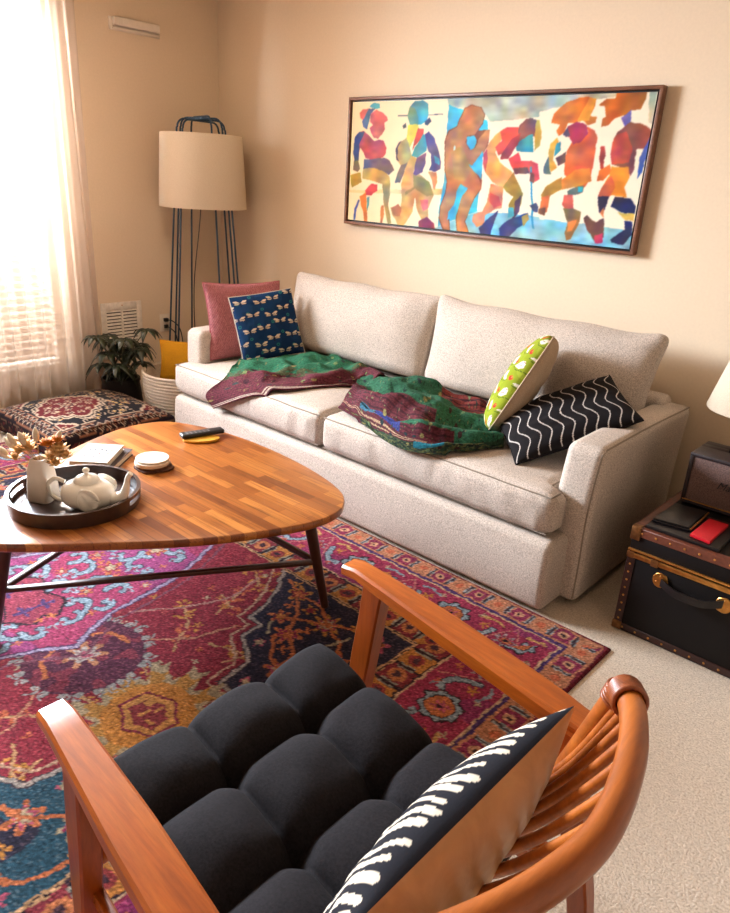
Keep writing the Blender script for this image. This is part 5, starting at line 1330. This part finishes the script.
Xl = cx0_+(cx1_-cx0_)*U_; Yl = cy0_+(cy1_-cy0_)*V_
Xl = Xl+np.where(U_ < .5, -1, 1)*bulge(gv)*(np.abs(U_-.5)*2)**6; Yl = Yl+np.where(V_ < .5, -1, 1)*bulge(gu)*(np.abs(V_-.5)*2)**6
corner = (np.abs(U_-.5)*2)**8*(np.abs(V_-.5)*2)**8
Xl = Xl+np.where(U_ < .5, -1, 1)*.012*corner; Yl = Yl+np.where(V_ < .5, -1, 1)*.012*corner
M_CUSH = fabric('charcoal_felt', (34,30,33), 200, .3, .4, .95, .08)
def tow(X, Y, Z):
    p = np.stack([X, Y, Z, np.ones_like(X)], -1) @ np.array(CM_).T; return p[..., 0], p[..., 1], p[..., 2]
botz = .345-.045*er**.8
a_ = gridmesh('seat_cushion', *tow(Xl, Yl, topz), M_CUSH, ch); b_2 = gridmesh('cushion_under', *tow(Xl, Yl, botz), M_CUSH, ch, flip=True)
bm = bmesh.new(); bm.from_mesh(a_.data); bm.from_mesh(b_2.data); bmesh.ops.remove_doubles(bm, verts=bm.verts, dist=1e-5); bm.to_mesh(a_.data); bm.free(); bpy.data.objects.remove(b_2)
for p in a_.data.polygons: p.use_smooth = True

# black and white pillow on the chair
def zebra(U, V):
    P = Paint(U, V, (26,26,34))
    for i in range(17):
        x = -.235+i*.029+.003*math.sin(i*2.2); L = [.115, .10, .11, .125, .095, .105][i % 6]; y0 = .139-.008*abs(math.sin(i*1.3)); w = .0070+.002*math.sin(i*1.9)
        pts = [(x+.006*math.sin(k*.9+i)+.010*k/6, y0-L*k/6) for k in range(7)]
        P.line(pts, w*2, (222,208,186))
        x2 = x+.012; pts = [(x2+.006*math.sin(k*.8+i*1.7), -.005-(.09+.03*math.sin(i))*k/5) for k in range(6)]
        P.line(pts, w*1.6, (222,208,186))
    return P.C
TAN = Mat('tan_leather'); v = TAN.coords(); nz = TAN.noise(v, 14, 4, .6, .6); nf = TAN.noise(v, 220, 2)
TAN.set(**{'Base Color': TAN.ramp(nz, [(.3, lin((176,132,88))), (.7, lin((200,156,110)))]), 'Roughness': .42, 'Coat Weight': .15, 'Coat Roughness': .3}); TAN.bump(nz, .25, .006)
fw_ = CM_.to_3x3() @ Vector((1, 0, 0)); sd_ = CM_.to_3x3() @ Vector((0, 1, 0))
W_v = -np.array(sd_); H_v = np.array(fw_)*.34+np.array((0, 0, .94))
pc_ = np.array(CM_ @ Vector((.562, -.008, .522)))
pillow('striped_pillow', 'black pillow with cream brush stripes and tan leather back, leaning on the rattan back', pc_, W_v, H_v, .50, .30, .138, FA('brush_stripe', weave=300, var=.08, bump=.2), TAN.m, zebra, seed=4, n=170, pinch=.05, edge=False, pow_=.5)

# ------------------------------------------------------------------ light and camera
def area(name, loc, rot, sx, sy, power, col):
    l = bpy.data.lights.new(name, 'AREA'); l.shape = 'RECTANGLE'; l.size = sx; l.size_y = sy; l.energy = power; l.color = col
    o = bpy.data.objects.new(name, l); COL.objects.link(o); o.location = loc; o.rotation_euler = rot; return o
area('window_daylight', (-.75, -1.95, 2.08), (0, math.radians(-90+15), 0), 1.35, 2.6, 1750, (.82, .90, 1.0))
w_ = bpy.data.worlds.new('sky'); SC.world = w_; w_.use_nodes = True
bg = w_.node_tree.nodes['Background']; bg.inputs['Color'].default_value = (1.0, .86, .72, 1); bg.inputs['Strength'].default_value = .28
ld = bpy.data.lights.new('warm_fill', 'AREA'); ld.shape = 'DISK'; ld.size = .5; ld.energy = 14; ld.color = (1.0, .80, .60)  # added fill light, no real fixture; warms the corner walls
lo_ = bpy.data.objects.new('added_warm_fill', ld); COL.objects.link(lo_); lo_.location = (1.5, -1.5, CZ-.12)
cd_ = bpy.data.cameras.new('camera'); cam = bpy.data.objects.new('camera', cd_); COL.objects.link(cam); SC.camera = cam
Rv, Uv, Fv = Vector((0.73548355, 0.67538773, 0.05399414)), Vector((-0.28327542, 0.23413034, 0.93002044)), Vector((-0.61548273, 0.69930995, -0.36351975))
m = Matrix((Rv, Uv, -Fv)).transposed().to_4x4(); m.translation = Vector((4.092931, -3.050870, 1.388600)); cam.matrix_world = m
cd_.sensor_fit = 'HORIZONTAL'; cd_.sensor_width = 36; cd_.lens = 36*707.98/730; cd_.clip_start = .05; cd_.clip_end = 50
SC.view_settings.view_transform = 'Standard'; SC.view_settings.look = 'None'; SC.view_settings.gamma = 1; SC.view_settings.exposure = 0.06
SC.view_settings.use_curve_mapping = False
SC.cycles.use_denoising = True; SC.cycles.max_bounces = 8; SC.cycles.diffuse_bounces = 3; SC.cycles.transparent_max_bounces = 12
SC.cycles.sample_clamp_indirect = 6; SC.cycles.caustics_reflective = False; SC.cycles.caustics_refractive = False
for o in SC.objects:
    if o.type == 'MESH' and o.parent is None and 'category' not in o and 'kind' not in o: print('UNTAGGED', o.name)
